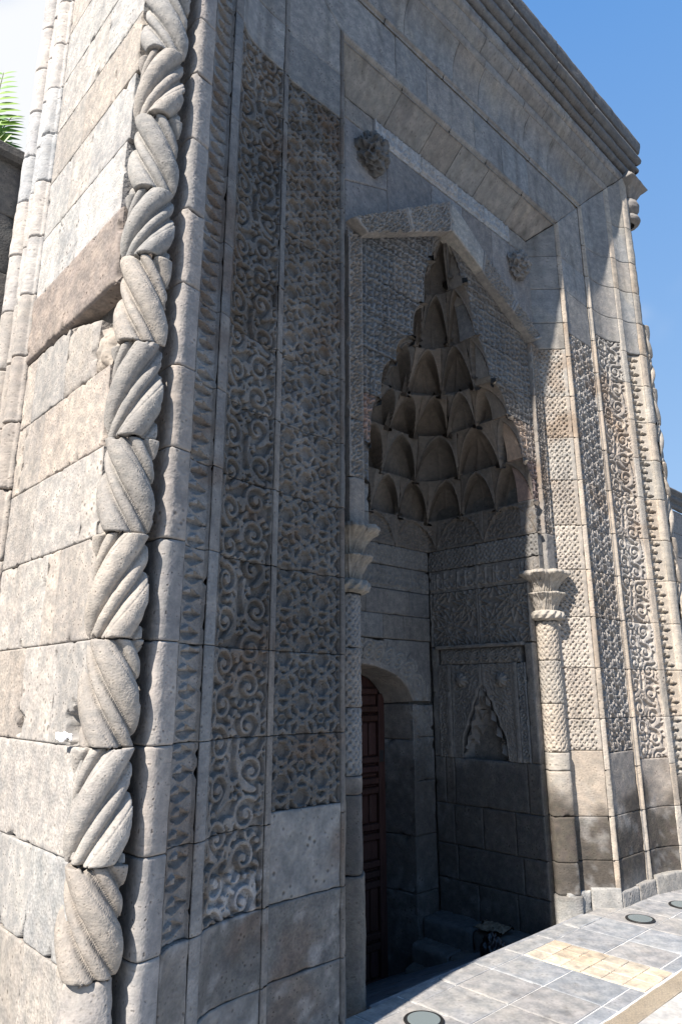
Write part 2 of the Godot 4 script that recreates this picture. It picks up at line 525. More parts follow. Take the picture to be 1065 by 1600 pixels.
func make_patterns():
	# interlaced straps: pairs of rays from every side of a hexagon net
	var G := tile_new(150, 260)
	var R := 150.0 / sqrt(3.0)
	for hc in [Vector2(75, 65), Vector2(0, 195)]:
		for i in 6:
			var e0: Vector2 = hc + Vector2.from_angle(PI / 6 + i * PI / 3) * R
			var e1: Vector2 = hc + Vector2.from_angle(PI / 6 + (i + 1) * PI / 3) * R
			var e2: Vector2 = hc + Vector2.from_angle(PI / 6 + (i + 2) * PI / 3) * R
			var d1 := (e1 - e0).normalized()
			var d2 := (e2 - e1).normalized()
			var m1 := e0.lerp(e1, 0.5) - d1 * R * 0.14
			var m2 := e1.lerp(e2, 0.5) + d2 * R * 0.14
			var r1 := d1.rotated(deg_to_rad(62.0))
			var r2b := (-d2).rotated(-deg_to_rad(62.0))
			var hit = Geometry2D.line_intersects_line(m1, r1, m2, r2b)
			if hit == null: continue
			poly(G, [m1, m1.lerp(hit, 0.5), hit], 7.6, i % 2, 0.12)
			poly(G, [hit, m2.lerp(hit, 0.5), m2], 7.6, (i + 1) % 2, 0.12)
			strap(G, hc + Vector2.from_angle(i * PI / 3) * R * 0.17, hc + Vector2.from_angle((i + 1) * PI / 3) * R * 0.17, 3.6, 0.6, 0.6)
			if i < 2:
				var vc: Vector2 = hc + Vector2.from_angle(PI / 6 + i * PI / 3) * R
				for q in 6:
					var qa := Vector2.from_angle(q * PI / 3) * R * 0.36
					var qb := Vector2.from_angle((q + 1) * PI / 3) * R * 0.36
					poly(G, [vc + qa, vc + qa.lerp(qb, 0.5), vc + qb], 6.0, q % 2, 0.10)
					strap(G, vc + qa, vc + qa * 2.0, 5.2, 0.85, 0.7)
	M.geo = {"t": G.t, "w": G.w, "h": G.h, "su": 0.262, "sv": 0.454, "d": 0.029, "m": 0.008, "mv": 0.0}
	# scrolls and leaves
	var A := tile_new(240, 440)
	var r2 := RandomNumberGenerator.new(); r2.seed = 12
	var cs := []
	for j in 4:
		for i in 2:
			cs.append(Vector2((i + 0.5) * 120.0 + r2.randf_range(-12, 12), (j + 0.5 + (0.22 if i == 0 else -0.18)) * 110.0 + r2.randf_range(-10, 10)))
	for j in 4:
		for i in 2:
			var c: Vector2 = cs[j * 2 + i]
			var sg := 1.0 if (i + j) % 2 == 0 else -1.0
			var a0 := r2.randf() * TAU
			curl(A, c, r2.randf_range(46, 52), 9.0, a0, sg * r2.randf_range(7.2, 9.4), 7.4, 6.0, r2.randf_range(0.9, 1.0))
			curl(A, c, 6.0, 3.0, 0, TAU, 7.5, 7.5, 1.0)
			var st := c + Vector2.from_angle(a0) * 49
			var nxt: Vector2 = cs[((j + 1) % 4) * 2 + i] + Vector2(0, 440.0 if j == 3 else 0.0)
			arc_to(A, st, nxt + Vector2(sg * 30, -40), sg * 0.22, 7.0, 7.0, 0.82)
			if i == 0:
				arc_to(A, c + Vector2(44, -18), cs[j * 2 + 1] + Vector2(-40, 26), sg * 0.3, 6.6, 7.2, 0.92)
				arc_to(A, c + Vector2(-48, 10), c + Vector2(-62, 72), -0.3, 7.0, 3.0, 0.9)
			else:
				arc_to(A, c + Vector2(46, 12), c + Vector2(66, -60), -0.3, 7.2, 3.0, 0.9)
			for q in 4:
				var a := a0 + sg * (0.9 + 1.5 * q)
				var s0 := c + Vector2.from_angle(a) * 44
				arc_to(A, s0, s0 + Vector2.from_angle(a + sg * 1.0) * 30, sg * 0.34, 8.6, 2.4, 0.92)
				curl(A, s0 + Vector2.from_angle(a + sg * 1.3) * 30, 5.0, 3.0, 0, TAU, 5.5, 5.0, 0.88)
	M.scroll = {"t": A.t, "w": A.w, "h": A.h, "su": 0.41, "sv": 0.75, "d": 0.029, "m": 0.010}
	# drilled lattice
	var D := tile_new(96, 96)
	for k in 2:
		var s := 1.0 if k == 0 else -1.0
		for off in [0.0, 0.5]:
			var ps := []
			for i in 5: ps.append(Vector2(96.0 * (i / 4.0), 96.0 * (0.5 + off + s * (i / 4.0 - 0.5))))
			poly(D, ps, 8.5, k)
	curl(D, Vector2(48, 48), 27, 27, 0, TAU, 6.5, 6.5, 1.0)
	curl(D, Vector2(0, 0), 14, 14, 0, TAU, 7.0, 7.0, 0.95)
	M.lattice = {"t": D.t, "w": D.w, "h": D.h, "su": 0.090, "sv": 0.105, "d": 0.018, "m": 0.035}
	# small pinwheel fret
	var F := tile_new(72, 72)
	for cc in [Vector2(18, 18), Vector2(54, 54), Vector2(54, 18), Vector2(18, 54)]:
		var mm := 1.0 if (cc.x == cc.y) else -1.0
		for q in 4:
			var d := Vector2(1, 0).rotated(q * PI / 2)
			strap(F, cc, cc + d * 14, 4.2, 1.0, 0.95)
			strap(F, cc + d * 14, cc + d * 14 + d.orthogonal() * 11 * mm, 4.2, 0.95, 0.9)
	M.fret = {"t": F.t, "w": F.w, "h": F.h, "su": 0.16, "sv": 0.16, "d": 0.030}
	# star field
	var S := tile_new(256, 256)
	for cc in [Vector2(128, 128), Vector2(0, 0)]:
		for k in 12:
			var a := Vector2.from_angle(k * TAU / 12 + 0.13)
			var b := Vector2.from_angle((k + 5) * TAU / 12 + 0.13)
			poly(S, [cc + a * 112, (cc + a * 112).lerp(cc + b * 112, 0.33), (cc + a * 112).lerp(cc + b * 112, 0.67), cc + b * 112], 4.2, k % 2)
		curl(S, cc, 20, 20, 0, TAU, 4.5, 4.5, 1.0)
	M.star = {"t": S.t, "w": S.w, "h": S.h, "su": 0.47, "sv": 0.47, "d": 0.018, "m": 0.02}
	# lettering band: tall strokes and bowls over a base line
	var L := tile_new(420, 84)
	var r3 := RandomNumberGenerator.new(); r3.seed = 8
	var x := 6.0
	while x < 410:
		var kind := r3.randi() % 4
		if kind < 2:
			strap(L, Vector2(x, 12), Vector2(x + r3.randf_range(-3, 3), 74), 4.0, 1, 1)
			strap(L, Vector2(x, 14), Vector2(x + 16, 12), 4.0, 1, 0.9); x += 13
		elif kind == 2:
			curl(L, Vector2(x + 8, 26), 11, 11, 0.0, -PI * 1.3, 4.2, 2.5); x += 26
		else:
			curl(L, Vector2(x + 7, 24), 7, 6, 0.4, TAU, 4.2, 4.0)
			arc_to(L, Vector2(x + 12, 22), Vector2(x - 8, 8), 0.3, 4.5, 2.0, 0.95); x += 24
		if r3.randf() < 0.5: curl(L, Vector2(x - 8, r3.randf_range(46, 66)), 2.5, 1.5, 0, TAU, 3.6, 3.6)
		if r3.randf() < 0.35: arc_to(L, Vector2(x - 14, 52), Vector2(x + 6, 62), 0.3, 3.4, 2.0, 0.9)
	M.script = {"t": L.t, "w": L.w, "h": L.h, "su": 0.98, "sv": 0.20, "d": 0.013}
	# twin waves with rings
	var B := tile_new(128, 112)
	for k in 2:
		var ps := []
		for i in 17: ps.append(Vector2(128.0 * i / 16.0, 56 + (1 if k == 0 else -1) * 34 * sin(TAU * i / 16.0)))
		poly(B, ps, 7.5, k)
	curl(B, Vector2(32, 56), 14, 12, 0, TAU, 6, 6); curl(B, Vector2(96, 56), 14, 12, 0, TAU, 6, 6)
	for q in 4: arc_to(B, Vector2(16 + q * 32, 56), Vector2(16 + q * 32, 8 if q % 2 == 0 else 104), 0.3, 6, 3, 0.9)
	M.braid = {"t": B.t, "w": B.w, "h": B.h, "su": 0.27, "sv": 0.25, "d": 0.020}
	# stalactite strip: pairs of little hooded niches under brackets
	var K := tile_new(72, 128)
	for y in 128:
		for xx in 72:
			var u := xx / 72.0
			var v := y / 128.0
			var hgt := 0.52 + 0.10 * u
			for row in 2:
				var dv: float = v - (0.25 + 0.5 * row)
				dv -= round(dv)
				# pointed eye on the outer half with a ridge through it and a raised lip
				var um := 0.50 if row == 0 else 0.42
				var uu := clampf((u - 0.04) / um, 0.0, 1.0)
				var half := 0.185 * pow(sin(PI * pow(uu, 1.5) * 0.62), 0.8) if u > 0.04 and u < 0.04 + um else 0.0
				if half > 0.0:
					var e := absf(dv) / half
					if e < 1.0: hgt = minf(hgt, 0.52 * pow(e, 1.5) + (0.16 if absf(dv + 0.02) < 0.016 else 0.0))
					elif e < 1.35: hgt = maxf(hgt, 0.52 + 0.20 * (1.35 - e) / 0.35)
				# hooked bracket on the inner half, hollow under it
				var b0 := 0.52 if row == 0 else 0.44
				var b1 := 0.82 if row == 0 else 0.66
				if u > b0 and u < b1:
					var k := 1.0 - (u - b0) / (b1 - b0)
					if dv > 0.01 and dv < 0.07 + 0.13 * k: hgt = 0.70 + 0.30 * k
					elif dv > -0.15 * (0.4 + 0.6 * k) and dv <= 0.01: hgt = 0.06
			K.t[y * 72 + xx] = clampf(hgt, 0, 1)
	M.stalactite = {"t": K.t, "w": K.w, "h": K.h, "su": 0.185, "sv": 0.165, "d": 0.070}

func rel_of(key: String, extra := {}) -> Dictionary:
	var d: Dictionary = M[key].duplicate()
	d.merge(extra, true)
	return d

# ------------------------------------------------------------------ the portal
func build_core():
	var p := part("masonry_core")
	var t := Color(0.16, 0.15, 0.14)
	for s in [-1, 1]:
		box(p, "core_block", Vector3(s * 2.01, 3.42, -1.12), Vector3(1.76, 8.86, 1.62), M.stone, 0.004, t)
		box(p, "core_block", Vector3(s * 2.22, 3.42, -0.192), Vector3(1.34, 8.86, 0.23), M.stone, 0.004, t)
		box(p, "core_block", Vector3(s * 2.60, 3.42, -0.025), Vector3(0.54, 8.86, 0.10), M.stone, 0.004, t)
		box(p, "core_block", Vector3(s * 0.945, 0.35, -1.70), Vector3(0.35, 2.9, 0.44), M.stone, 0.004, t)
	box(p, "core_block", Vector3(0, 6.87, -1.10), Vector3(2.24, 1.96, 1.66), M.stone, 0.004, t)
	box(p, "core_block", Vector3(0, 6.98, -0.22), Vector3(2.24, 1.50, 0.09), M.stone, 0.004, t)
	box(p, "core_block", Vector3(0, 3.85, -1.73), Vector3(2.24, 4.0, 0.38), M.stone, 0.004, t)
	box(p, "core_block", Vector3(0, 0.4, -1.88), Vector3(2.24, 3.2, 0.08), M.stone, 0.004, t)

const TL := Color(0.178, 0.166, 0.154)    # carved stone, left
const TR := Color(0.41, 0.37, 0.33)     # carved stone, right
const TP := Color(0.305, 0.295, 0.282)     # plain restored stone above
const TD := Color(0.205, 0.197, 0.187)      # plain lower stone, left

func side_frame(s: float) -> Array:
	return [Vector3.ZERO, Vector3(s, 0, 0), Vector3(0, 0, 1), Vector3(0, 1, 0)]

# a vertical strip of the frame, one stone a course; carved between lo and hi
func strip(called: String, s: float, prof: Array, rel, lo: float, hi: float, step: float, o: Dictionary, plain_lo := true):
	var p := part(called)
	var L := plen(prof)
	var fr := side_frame(s)
	var top: float = 6.17 + (prof[0].x - 1.463) * TOP
	var ys := [o.get("bottom", -0.12)]
	for y in YS:
		if y > ys[0] + 0.15 and y < top - 0.15: ys.append(y)
	if top > 6.7: ys.append(6.62)
	ys.append(top)
	# the carving starts and stops at a joint
	for e in [lo, hi]:
		var best := 1
		for i in range(1, ys.size() - 1):
			if absf(ys[i] - e) < absf(ys[best] - e): best = i
		if e > 0.2 and e < top - 0.3: ys[best] = e
	for i in ys.size() - 1:
		var a: float = ys[i] + 0.0018
		var b: float = ys[i + 1] - 0.0018
		var mid := (a + b) * 0.5
		var carve: bool = rel != null and mid > lo and mid < hi
		var st := step if carve else 0.035
		var us := lines(0.0, L, minf(st, L / 4.0), not carve)
		var vs := lines(a, b, st, not carve)
		var base: Color = o.get("tone", TR) if (carve or rel == null) else (o.get("low", TD) if mid < lo else o.get("up", TP))
		var q := {"n": Vector3(0, 0, 1), "tone": tone_of(base, o.get("spread", 0.10)), "r": o.get("r", 0.006), "rough": o.get("rough", 0.003) if mid < hi else 0.002, "depth": 0.05, "stain": o.get("stain", 0) if mid < hi else 0, "chip": o.get("chip", 0.02) if mid < hi else 0.01}
		if mid < lo and o.has("low_stain"): q.stain = o.low_stain
		if mid < lo: q.rough = 0.005
		if carve: q.rel = rel; q.wear = o.get("wear", 0.08)
		if mid > hi: q.mat = M.stones[rng.randi() % 4]; q.stain = 7
		var sh = null
		if i == ys.size() - 2 and o.get("mitre", true): sh = [0.0, 0.0, TOP, 0.0]
		var g := grid_prof([Vector3.ZERO, fr[1], fr[2], fr[3]], prof, us, vs, null)
		if sh != null:
			for a2 in us.size():
				var dx: float = (p_at(prof, us[a2]).x - prof[0].x) * TOP
				for b2 in vs.size(): g[a2 * vs.size() + b2].y += dx * b2 / (vs.size() - 1.0)
		stone(p, "stone", g, us, vs, q)

var P_SPLAY := [Vector2(1.25, -0.212), Vector2(1.460, -0.002)]
var P_F1 := [Vector2(1.461, -0.004), Vector2(1.465, 0.006), Vector2(1.486, 0.026), Vector2(1.494, 0.029), Vector2(1.503, 0.026), Vector2(1.506, 0.006)]
var P_GEO := [Vector2(1.507, 0.018), Vector2(1.979, 0.018)]
var P_F2 := [Vector2(1.980, 0.006), Vector2(1.983, 0.022), Vector2(2.004, 0.046), Vector2(2.012, 0.049), Vector2(2.017, 0.046), Vector2(2.019, 0.036)]
var P_F3 := [Vector2(2.401, 0.128), Vector2(2.404, 0.140), Vector2(2.412, 0.147), Vector2(2.462, 0.160), Vector2(2.469, 0.162), Vector2(2.472, 0.155)]
var P_STRIP := [Vector2(2.634, 0.20), Vector2(2.637, 0.234), Vector2(2.646, 0.244), Vector2(2.742, 0.262), Vector2(2.756, 0.254), Vector2(2.762, 0.225), Vector2(2.762, 0.08)]

func build_frame():
	var arab := bez(Vector2(2.020, 0.042), Vector2(2.31, 0.042), Vector2(2.400, 0.138), 8)
	var muq := bez(Vector2(2.473, 0.160), Vector2(2.575, 0.165), Vector2(2.633, 0.232), 6)
	# right side, seen at a slant and in the sun
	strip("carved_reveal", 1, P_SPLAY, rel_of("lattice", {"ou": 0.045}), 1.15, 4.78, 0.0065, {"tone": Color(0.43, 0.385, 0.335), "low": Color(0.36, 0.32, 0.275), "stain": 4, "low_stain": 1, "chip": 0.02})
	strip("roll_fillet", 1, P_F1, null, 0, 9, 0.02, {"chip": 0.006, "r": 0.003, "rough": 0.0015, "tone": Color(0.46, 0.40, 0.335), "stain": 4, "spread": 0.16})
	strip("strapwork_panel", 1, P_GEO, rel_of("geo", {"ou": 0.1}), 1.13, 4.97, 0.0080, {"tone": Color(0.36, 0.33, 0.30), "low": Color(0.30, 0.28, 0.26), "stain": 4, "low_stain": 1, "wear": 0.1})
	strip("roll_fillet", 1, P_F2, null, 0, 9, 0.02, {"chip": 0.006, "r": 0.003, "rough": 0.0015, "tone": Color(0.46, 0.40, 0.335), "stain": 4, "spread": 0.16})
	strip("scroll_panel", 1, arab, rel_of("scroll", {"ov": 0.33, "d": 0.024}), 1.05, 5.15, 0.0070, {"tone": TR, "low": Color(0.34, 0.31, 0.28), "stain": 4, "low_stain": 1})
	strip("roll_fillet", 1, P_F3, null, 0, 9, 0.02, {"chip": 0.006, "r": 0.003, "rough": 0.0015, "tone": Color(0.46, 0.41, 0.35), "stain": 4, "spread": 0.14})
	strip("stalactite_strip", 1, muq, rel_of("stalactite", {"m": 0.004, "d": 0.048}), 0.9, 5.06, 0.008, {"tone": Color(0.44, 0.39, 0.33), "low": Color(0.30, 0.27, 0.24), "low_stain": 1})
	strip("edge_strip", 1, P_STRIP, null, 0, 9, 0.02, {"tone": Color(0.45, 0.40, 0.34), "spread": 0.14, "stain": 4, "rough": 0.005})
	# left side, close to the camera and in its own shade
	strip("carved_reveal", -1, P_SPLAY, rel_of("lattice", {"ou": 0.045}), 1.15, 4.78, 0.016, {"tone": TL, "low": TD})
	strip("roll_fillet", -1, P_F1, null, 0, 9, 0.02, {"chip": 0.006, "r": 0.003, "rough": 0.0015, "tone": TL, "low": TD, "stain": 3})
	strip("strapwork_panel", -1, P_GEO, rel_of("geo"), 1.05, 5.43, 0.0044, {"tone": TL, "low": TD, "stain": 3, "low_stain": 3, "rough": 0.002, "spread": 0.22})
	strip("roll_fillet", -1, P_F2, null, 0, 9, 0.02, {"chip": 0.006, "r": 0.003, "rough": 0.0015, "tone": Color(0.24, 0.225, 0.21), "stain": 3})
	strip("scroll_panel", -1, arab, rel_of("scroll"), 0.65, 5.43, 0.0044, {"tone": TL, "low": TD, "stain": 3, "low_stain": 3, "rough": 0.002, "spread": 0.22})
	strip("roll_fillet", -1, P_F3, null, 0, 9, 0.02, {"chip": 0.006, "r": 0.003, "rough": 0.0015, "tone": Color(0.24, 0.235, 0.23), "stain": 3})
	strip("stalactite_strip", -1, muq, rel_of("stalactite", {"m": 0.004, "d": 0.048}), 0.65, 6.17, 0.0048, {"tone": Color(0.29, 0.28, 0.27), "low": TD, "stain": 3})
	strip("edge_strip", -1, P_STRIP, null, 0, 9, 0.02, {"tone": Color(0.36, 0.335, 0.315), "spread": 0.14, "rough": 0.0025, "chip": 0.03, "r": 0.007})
	# the frame carried across the top in plain restored stone
	var fr := [Vector3(0, 6.17 - 1.463 * TOP, 0), Vector3(0, TOP, 0), Vector3(0, 0, 1), Vector3(1, 0, 0)]
	var p := part("top_frame")
	for it in [[P_SPLAY, 6], [P_F1, 5], [P_GEO, 6], [P_F2, 5], [arab, 7], [P_F3, 6], [[Vector2(2.477, 0.13), Vector2(2.49, 0.135), Vector2(2.60, 0.225), Vector2(2.633, 0.228)], 8], [P_STRIP.slice(0, 6), 8]]:
		var prof: Array = it[0]
		var L := plen(prof)
		var a_end: float = prof[0].x
		var cuts := [-a_end]
		var n: int = it[1]
		for i in range(1, n): cuts.append(-a_end + 2 * a_end * (i + rng.randf_range(-0.25, 0.25)) / n)
		cuts.append(a_end)
		for i in n:
			var us := lines(0, L, minf(0.04, L / 4.0), true)
			var vs := lines(cuts[i] + 0.002, cuts[i + 1] - 0.002, 0.04, true)
			var sh := [0.0, 0.0, 0.0, 0.0]
			var v_first := i == 0
			var v_last := i == n - 1
			# mitres at both ends: shift by how far the profile has moved out from its first point
			var g := grid_prof([fr[0], fr[1], fr[2], fr[3]], prof, us, vs, null)
			if v_first or v_last:
				for a in us.size():
					var dx := p_at(prof, us[a]).x - a_end
					for b in vs.size():
						var t := float(b) / (vs.size() - 1)
						var k := a * vs.size() + b
						if v_first: g[k].x -= dx * (1.0 - t)
						if v_last: g[k].x += dx * t
			stone(p, "stone", g, us, vs, {"n": Vector3(0, -0.3, 1), "tone": tone_of(TP, 0.08), "rough": 0.002, "r": 0.006, "chip": 0.015, "stain": 7, "mat": M.stones[rng.randi() % 4]})
	# plinth stones along the foot of the right pier and a few on the left
	p = part("plinth")
	var pl := [Vector2(1.10, -0.20), Vector2(1.30, -0.13), Vector2(1.48, 0.035), Vector2(2.02, 0.062), Vector2(2.40, 0.155), Vector2(2.78, 0.275), Vector2(3.0, 0.25)]
	var Lp := plen(pl)
	var cut := [0.0, 0.22, 0.47, 0.74, 1.02, 1.38, 1.72, Lp]
	for i in cut.size() - 1:
		var us := lines(cut[i] + 0.002, cut[i + 1] - 0.002, 0.03)
		var vs := lines(-0.12, 0.12 + 0.02 * sin(i * 2.0), 0.03)
		stone(p, "stone", grid_prof(side_frame(1), pl, us, vs), us, vs, {"n": Vector3(0, 0, 1), "tone": tone_of(Color(0.37, 0.355, 0.33)), "rough": 0.004, "r": 0.014, "chip": 0.05, "depth": 0.09})

func wall_stones(p: Node, fr: Array, a0: float, a1: float, y0: float, y1: float, cuts: Array, o: Dictionary, step := 0.03):
	# stones of one course between a0 and a1, cut at the places given
	var e := [a0]
	for c in cuts: if c > a0 + 0.05 and c < a1 - 0.05: e.append(c)
	e.append(a1)
	for i in e.size() - 1:
		var prof := [Vector2(e[i] + 0.0013, o.get("b", 0.0)), Vector2(e[i + 1] - 0.0013, o.get("b", 0.0))]
		var us := lines(0, plen(prof), step)
		var vs := lines(y0 + 0.0013, y1 - 0.0013, step)
		var q := o.duplicate()
		q.tone = tone_of(o.tone, o.get("spread", 0.10))
		stone(p, "stone", grid_prof(fr, prof, us, vs), us, vs, q)

func build_side_walls():
	var p := part("side_wall")
	var fr := [Vector3(-2.97, 0, 0), Vector3(0, 0, -1), Vector3(-1, 0, 0), Vector3(0, 1, 0)]
	var rows := [
		[-0.12, 0.30, [0.42], -0.14], [0.30, 0.65, [0.25, 0.9], -0.14], [0.65, 1.0, [0.27, 0.95], -0.13], [1.0, 1.40, [0.88], -0.13],
		[1.40, 1.81, [0.22, 0.60], -0.11], [1.81, 2.24, [0.30, 0.44, 0.72], -0.09], [2.24, 2.65, [0.12, 0.69], -0.06], [2.65, 3.05, [0.72, 1.0], -0.04], [3.05, 3.457, [0.95], 0.50],
		[3.46, 3.88, [], -0.055], [3.88, 4.30, [0.55, 0.83], 0.0], [4.30, 4.71, [0.46, 0.75], -0.03], [4.71, 5.10, [0.22, 0.64], -0.05], [5.10, 5.50, [0.4, 0.86], -0.05], [5.50, 5.92, [0.3, 0.7], -0.05],
		[5.92, 6.35, [0.5], -0.05], [6.35, 6.8, [0.3, 0.8], -0.05], [6.8, 7.4, [0.55], -0.05]]
	var big := Color(0.445, 0.415, 0.38)
	for r in rows:
		var y0: float = r[0]
		var o := {"n": Vector3(-1, 0, 0), "tone": big if y0 > 3.4 else Color(0.415, 0.378, 0.342), "b": 0.006 if y0 > 3.4 else 0.0, "rough": 0.0015 if y0 > 3.4 else 0.0025, "r": 0.007, "depth": 0.12, "chip": 0.06, "spread": 0.13}
		if y0 > 3.4 and y0 < 3.6: o.tone = Color(0.35, 0.31, 0.285); o.b = 0.022; o.depth = 0.30; o.r = 0.02; o.chip = 0.09
		if y0 > 3.8 and y0 < 4.7: o.tone = Color(0.47, 0.455, 0.435)
		if y0 < 1.0: o.tone = Color(0.37, 0.352, 0.33)
		if y0 > 1.3 and y0 < 1.5: o.pits = [[Vector3(-2.97, 1.47, 0.03), 0.10, 0.075], [Vector3(-2.97, 1.475, -0.57), 0.055, 0.035]]
		wall_stones(p, fr, r[3], 1.10, y0, r[1], r[2], o, 0.012 if o.has("pits") else 0.024)
	# broken stone under the overhang
	var us := lines(0, 0.26, 0.02)
	var vs := lines(3.05, 3.30, 0.02)
	stone(p, "stone", grid_quad(Vector3(-2.97, 3.052, -0.152), Vector3(-2.97, 3.052, -0.497), Vector3(-2.97, 3.455, -0.497), Vector3(-2.96, 3.365, -0.152), us, vs), us, vs, {"n": Vector3(-1, 0, 0), "tone": Color(0.38, 0.35, 0.32), "r": 0.02, "rough": 0.006, "chip": 0.10, "depth": 0.12})
	var g := grid_quad(Vector3(-2.97, 3.052, 0.03), Vector3(-2.97, 3.052, -0.149), Vector3(-2.95, 3.345, -0.149), Vector3(-2.92, 3.27, 0.01), us, vs)
	stone(p, "stone", g, us, vs, {"n": Vector3(-1, 0, 0), "tone": Color(0.42, 0.37, 0.32), "r": 0.05, "rough": 0.02, "chip": 0.15, "depth": 0.12})
	# roll moulding at the far end of the wall
	p = part("roll_moulding")
	var pr := [Vector2(1.102, -0.02), Vector2(1.112, 0.02)]
	for rl in [[1.19, 0.062], [1.325, 0.045], [1.475, 0.078], [1.60, 0.035]]:
		for k in 7:
			var t := PI * (1.0 - k / 6.0)
			pr.append(Vector2(rl[0] + cos(t) * rl[1], 0.012 + sin(t) * rl[1] * 0.95))
	pr.append_array([Vector2(1.66, 0.03), Vector2(1.68, -0.02), Vector2(1.88, -0.03)])
	var L := plen(pr)
	for k in 2:
		var sx := -1.0 if k == 0 else 1.0
		if k == 1: p = part("roll_moulding")
		var f2 := [Vector3(sx * 2.97, 0, 0), Vector3(0, 0, -1), Vector3(sx, 0, 0), Vector3(0, 1, 0)]
		for i in YS.size():
			var y0: float = YS[i] + 0.06
			var y1: float = YS[i + 1] + 0.06 if i < YS.size() - 1 else 7.4
			us = lines(0, L, 0.018 if k == 0 else 0.03, false)
			vs = lines(y0 + 0.002, y1 - 0.002, 0.035)
			stone(p, "stone", grid_prof(f2, pr, us, vs), us, vs, {"n": Vector3(sx, 0, 0), "tone": tone_of(Color(0.53, 0.51, 0.49) if y0 > 3.8 else Color(0.44, 0.41, 0.38)), "rough": 0.004, "r": 0.010, "chip": 0.04})
	# the far side wall, seen only from elsewhere
	p = part("side_wall")
	var f3 := [Vector3(2.97, 0, 0), Vector3(0, 0, -1), Vector3(1, 0, 0), Vector3(0, 1, 0)]
	for i in YS.size():
		var y1: float = YS[i + 1] if i < YS.size() - 1 else 7.4
		wall_stones(p, f3, -0.06, 1.10, YS[i], y1, [0.35 + 0.3 * (i % 2)], {"n": Vector3(1, 0, 0), "tone": Color(0.44, 0.40, 0.36), "depth": 0.10}, 0.06)

func build_columns():
	var ys := [0.62, 0.99, 1.40, 1.81, 2.24, 2.66, 3.11, 3.55, 3.91, 4.34, 4.74, 5.12, 5.48]
	for s in [-1.0, 1.0]:
		var p := part("twisted_column")
		var c := Vector3(s * 2.857, 0, 0.128)
		var mid := Vector3(s * 0.72, 0, 0.69).normalized()    # where the column faces
		var a_mid := atan2(mid.z, mid.x)
		var span := 2.35
		var tone := Color(0.385, 0.36, 0.33) if s < 0 else Color(0.42, 0.38, 0.33)
		for i in ys.size() - 1:
			var y0: float = ys[i] + 0.003
			var y1: float = ys[i + 1] - 0.003
			var dir := 1.0 if i % 2 == 0 else -1.0
			var ph := rng.randf_range(-0.3, 0.3)
			var f := func(u, v):
				var a: float = a_mid + (u / 0.13 - span * 0.5) * 1.0
				var t: float = (v - y0) / (y1 - y0)
				var tt: float = (a - a_mid) * dir * s + 2.35 * (t - 0.5) + ph
				var q := fposmod(tt / (TAU / 3.4), 1.0)
				# a broad rope, a thin one beside it, deep grooves between
				var lob := 0.0
				if q < 0.60: lob = pow(maxf(0.0, 1.0 - pow(absf(q - 0.30) / 0.30, 2.0)), 0.55) - 0.10 * clampf(1.0 - absf(q - 0.46) / 0.02, 0.0, 1.0)
				elif q < 0.66: lob = 0.0
				else: lob = 0.55 * sqrt(maxf(0.0, 1.0 - pow((q - 0.80) / 0.14, 2.0))) if q < 0.94 else 0.0
				var bulge := 1.0 - pow(absf(2.0 * t - 1.0), 3.0)
				var r := 0.099 + 0.003 * bulge + 0.040 * lob
				return c + Vector3(cos(a) * r, v, sin(a) * r)
			var us := lines(0.0, span * 0.13 * (2.0 if false else 1.0), 0.0034 if s < 0 else 0.008, false)
			var vs := lines(y0, y1, 0.007 if s < 0 else 0.014)
			stone(p, "drum", grid_call(f, us, vs), us, vs, {"n": mid, "tone": tone_of(tone, 0.10), "r": 0.005, "rough": 0.002, "depth": 0.04, "chip": 0.04, "mat": M.carved})
		# base below, plain roll above
		for e in [[-0.12, 0.30, 0.128, 0.126], [0.304, 0.616, 0.126, 0.106], [5.486, 6.1, 0.075, 0.075], [6.104, 6.80, 0.075, 0.075]]:
			var f := func(u, v):
				var a: float = a_mid + u / 0.13 - span * 0.5
				var t: float = (v - e[0]) / (e[1] - e[0])
				var r := lerpf(e[2], e[3], smoothstep(0.45, 1.0, t))
				return c + Vector3(cos(a) * r, v, sin(a) * r)
			var us := lines(0.0, span * 0.13, 0.02, false)
			var vs := lines(e[0], e[1], 0.02)
			stone(p, "drum", grid_call(f, us, vs), us, vs, {"n": mid, "tone": tone_of(TP if e[0] > 5 else Color(0.38, 0.36, 0.34), 0.06), "r": 0.010, "rough": 0.005})
		# ring, ball and cut block that crown it
		var cap := c + mid * 0.035
		for e in [["ring", [Vector2(0.06, 6.80), Vector2(0.105, 6.815), Vector2(0.115, 6.85), Vector2(0.105, 6.885), Vector2(0.06, 6.90)]], ["ball", [Vector2(0.05, 6.90), Vector2(0.085, 6.93), Vector2(0.115, 6.98), Vector2(0.122, 7.03), Vector2(0.105, 7.085), Vector2(0.07, 7.115)]], ["cut_block", [Vector2(0.05, 7.11), Vector2(0.07, 7.115), Vector2(0.125, 7.22), Vector2(0.185, 7.29), Vector2(0.188, 7.30), Vector2(0.12, 7.42), Vector2(0.06, 7.50), Vector2(0.0, 7.505)]]]:
			var prof: Array = e[1]
			var sq: bool = e[0] == "cut_block"
			var f := func(u, v):
				var q := p_at(prof, v)
				var a: float = u
				var r := q.x
				if sq: r = q.x * 1.12 / maxf(absf(cos(a - a_mid + PI / 4)), absf(sin(a - a_mid + PI / 4))) * 0.80
				return cap + mid * 0.02 + Vector3(cos(a) * r * 1.25, q.y, sin(a) * r * 1.25)
			var us := lines(0.0, TAU, TAU / 32.0, false)
			var vs := lines(0.0, plen(prof), 0.012, false)
			stone(p, e[0], grid_call(f, us, vs), us, vs, {"n": Vector3(1, -0.2, 0), "tone": Color(0.27, 0.255, 0.24), "r": 0.0, "rough": 0.004, "depth": 0.0})

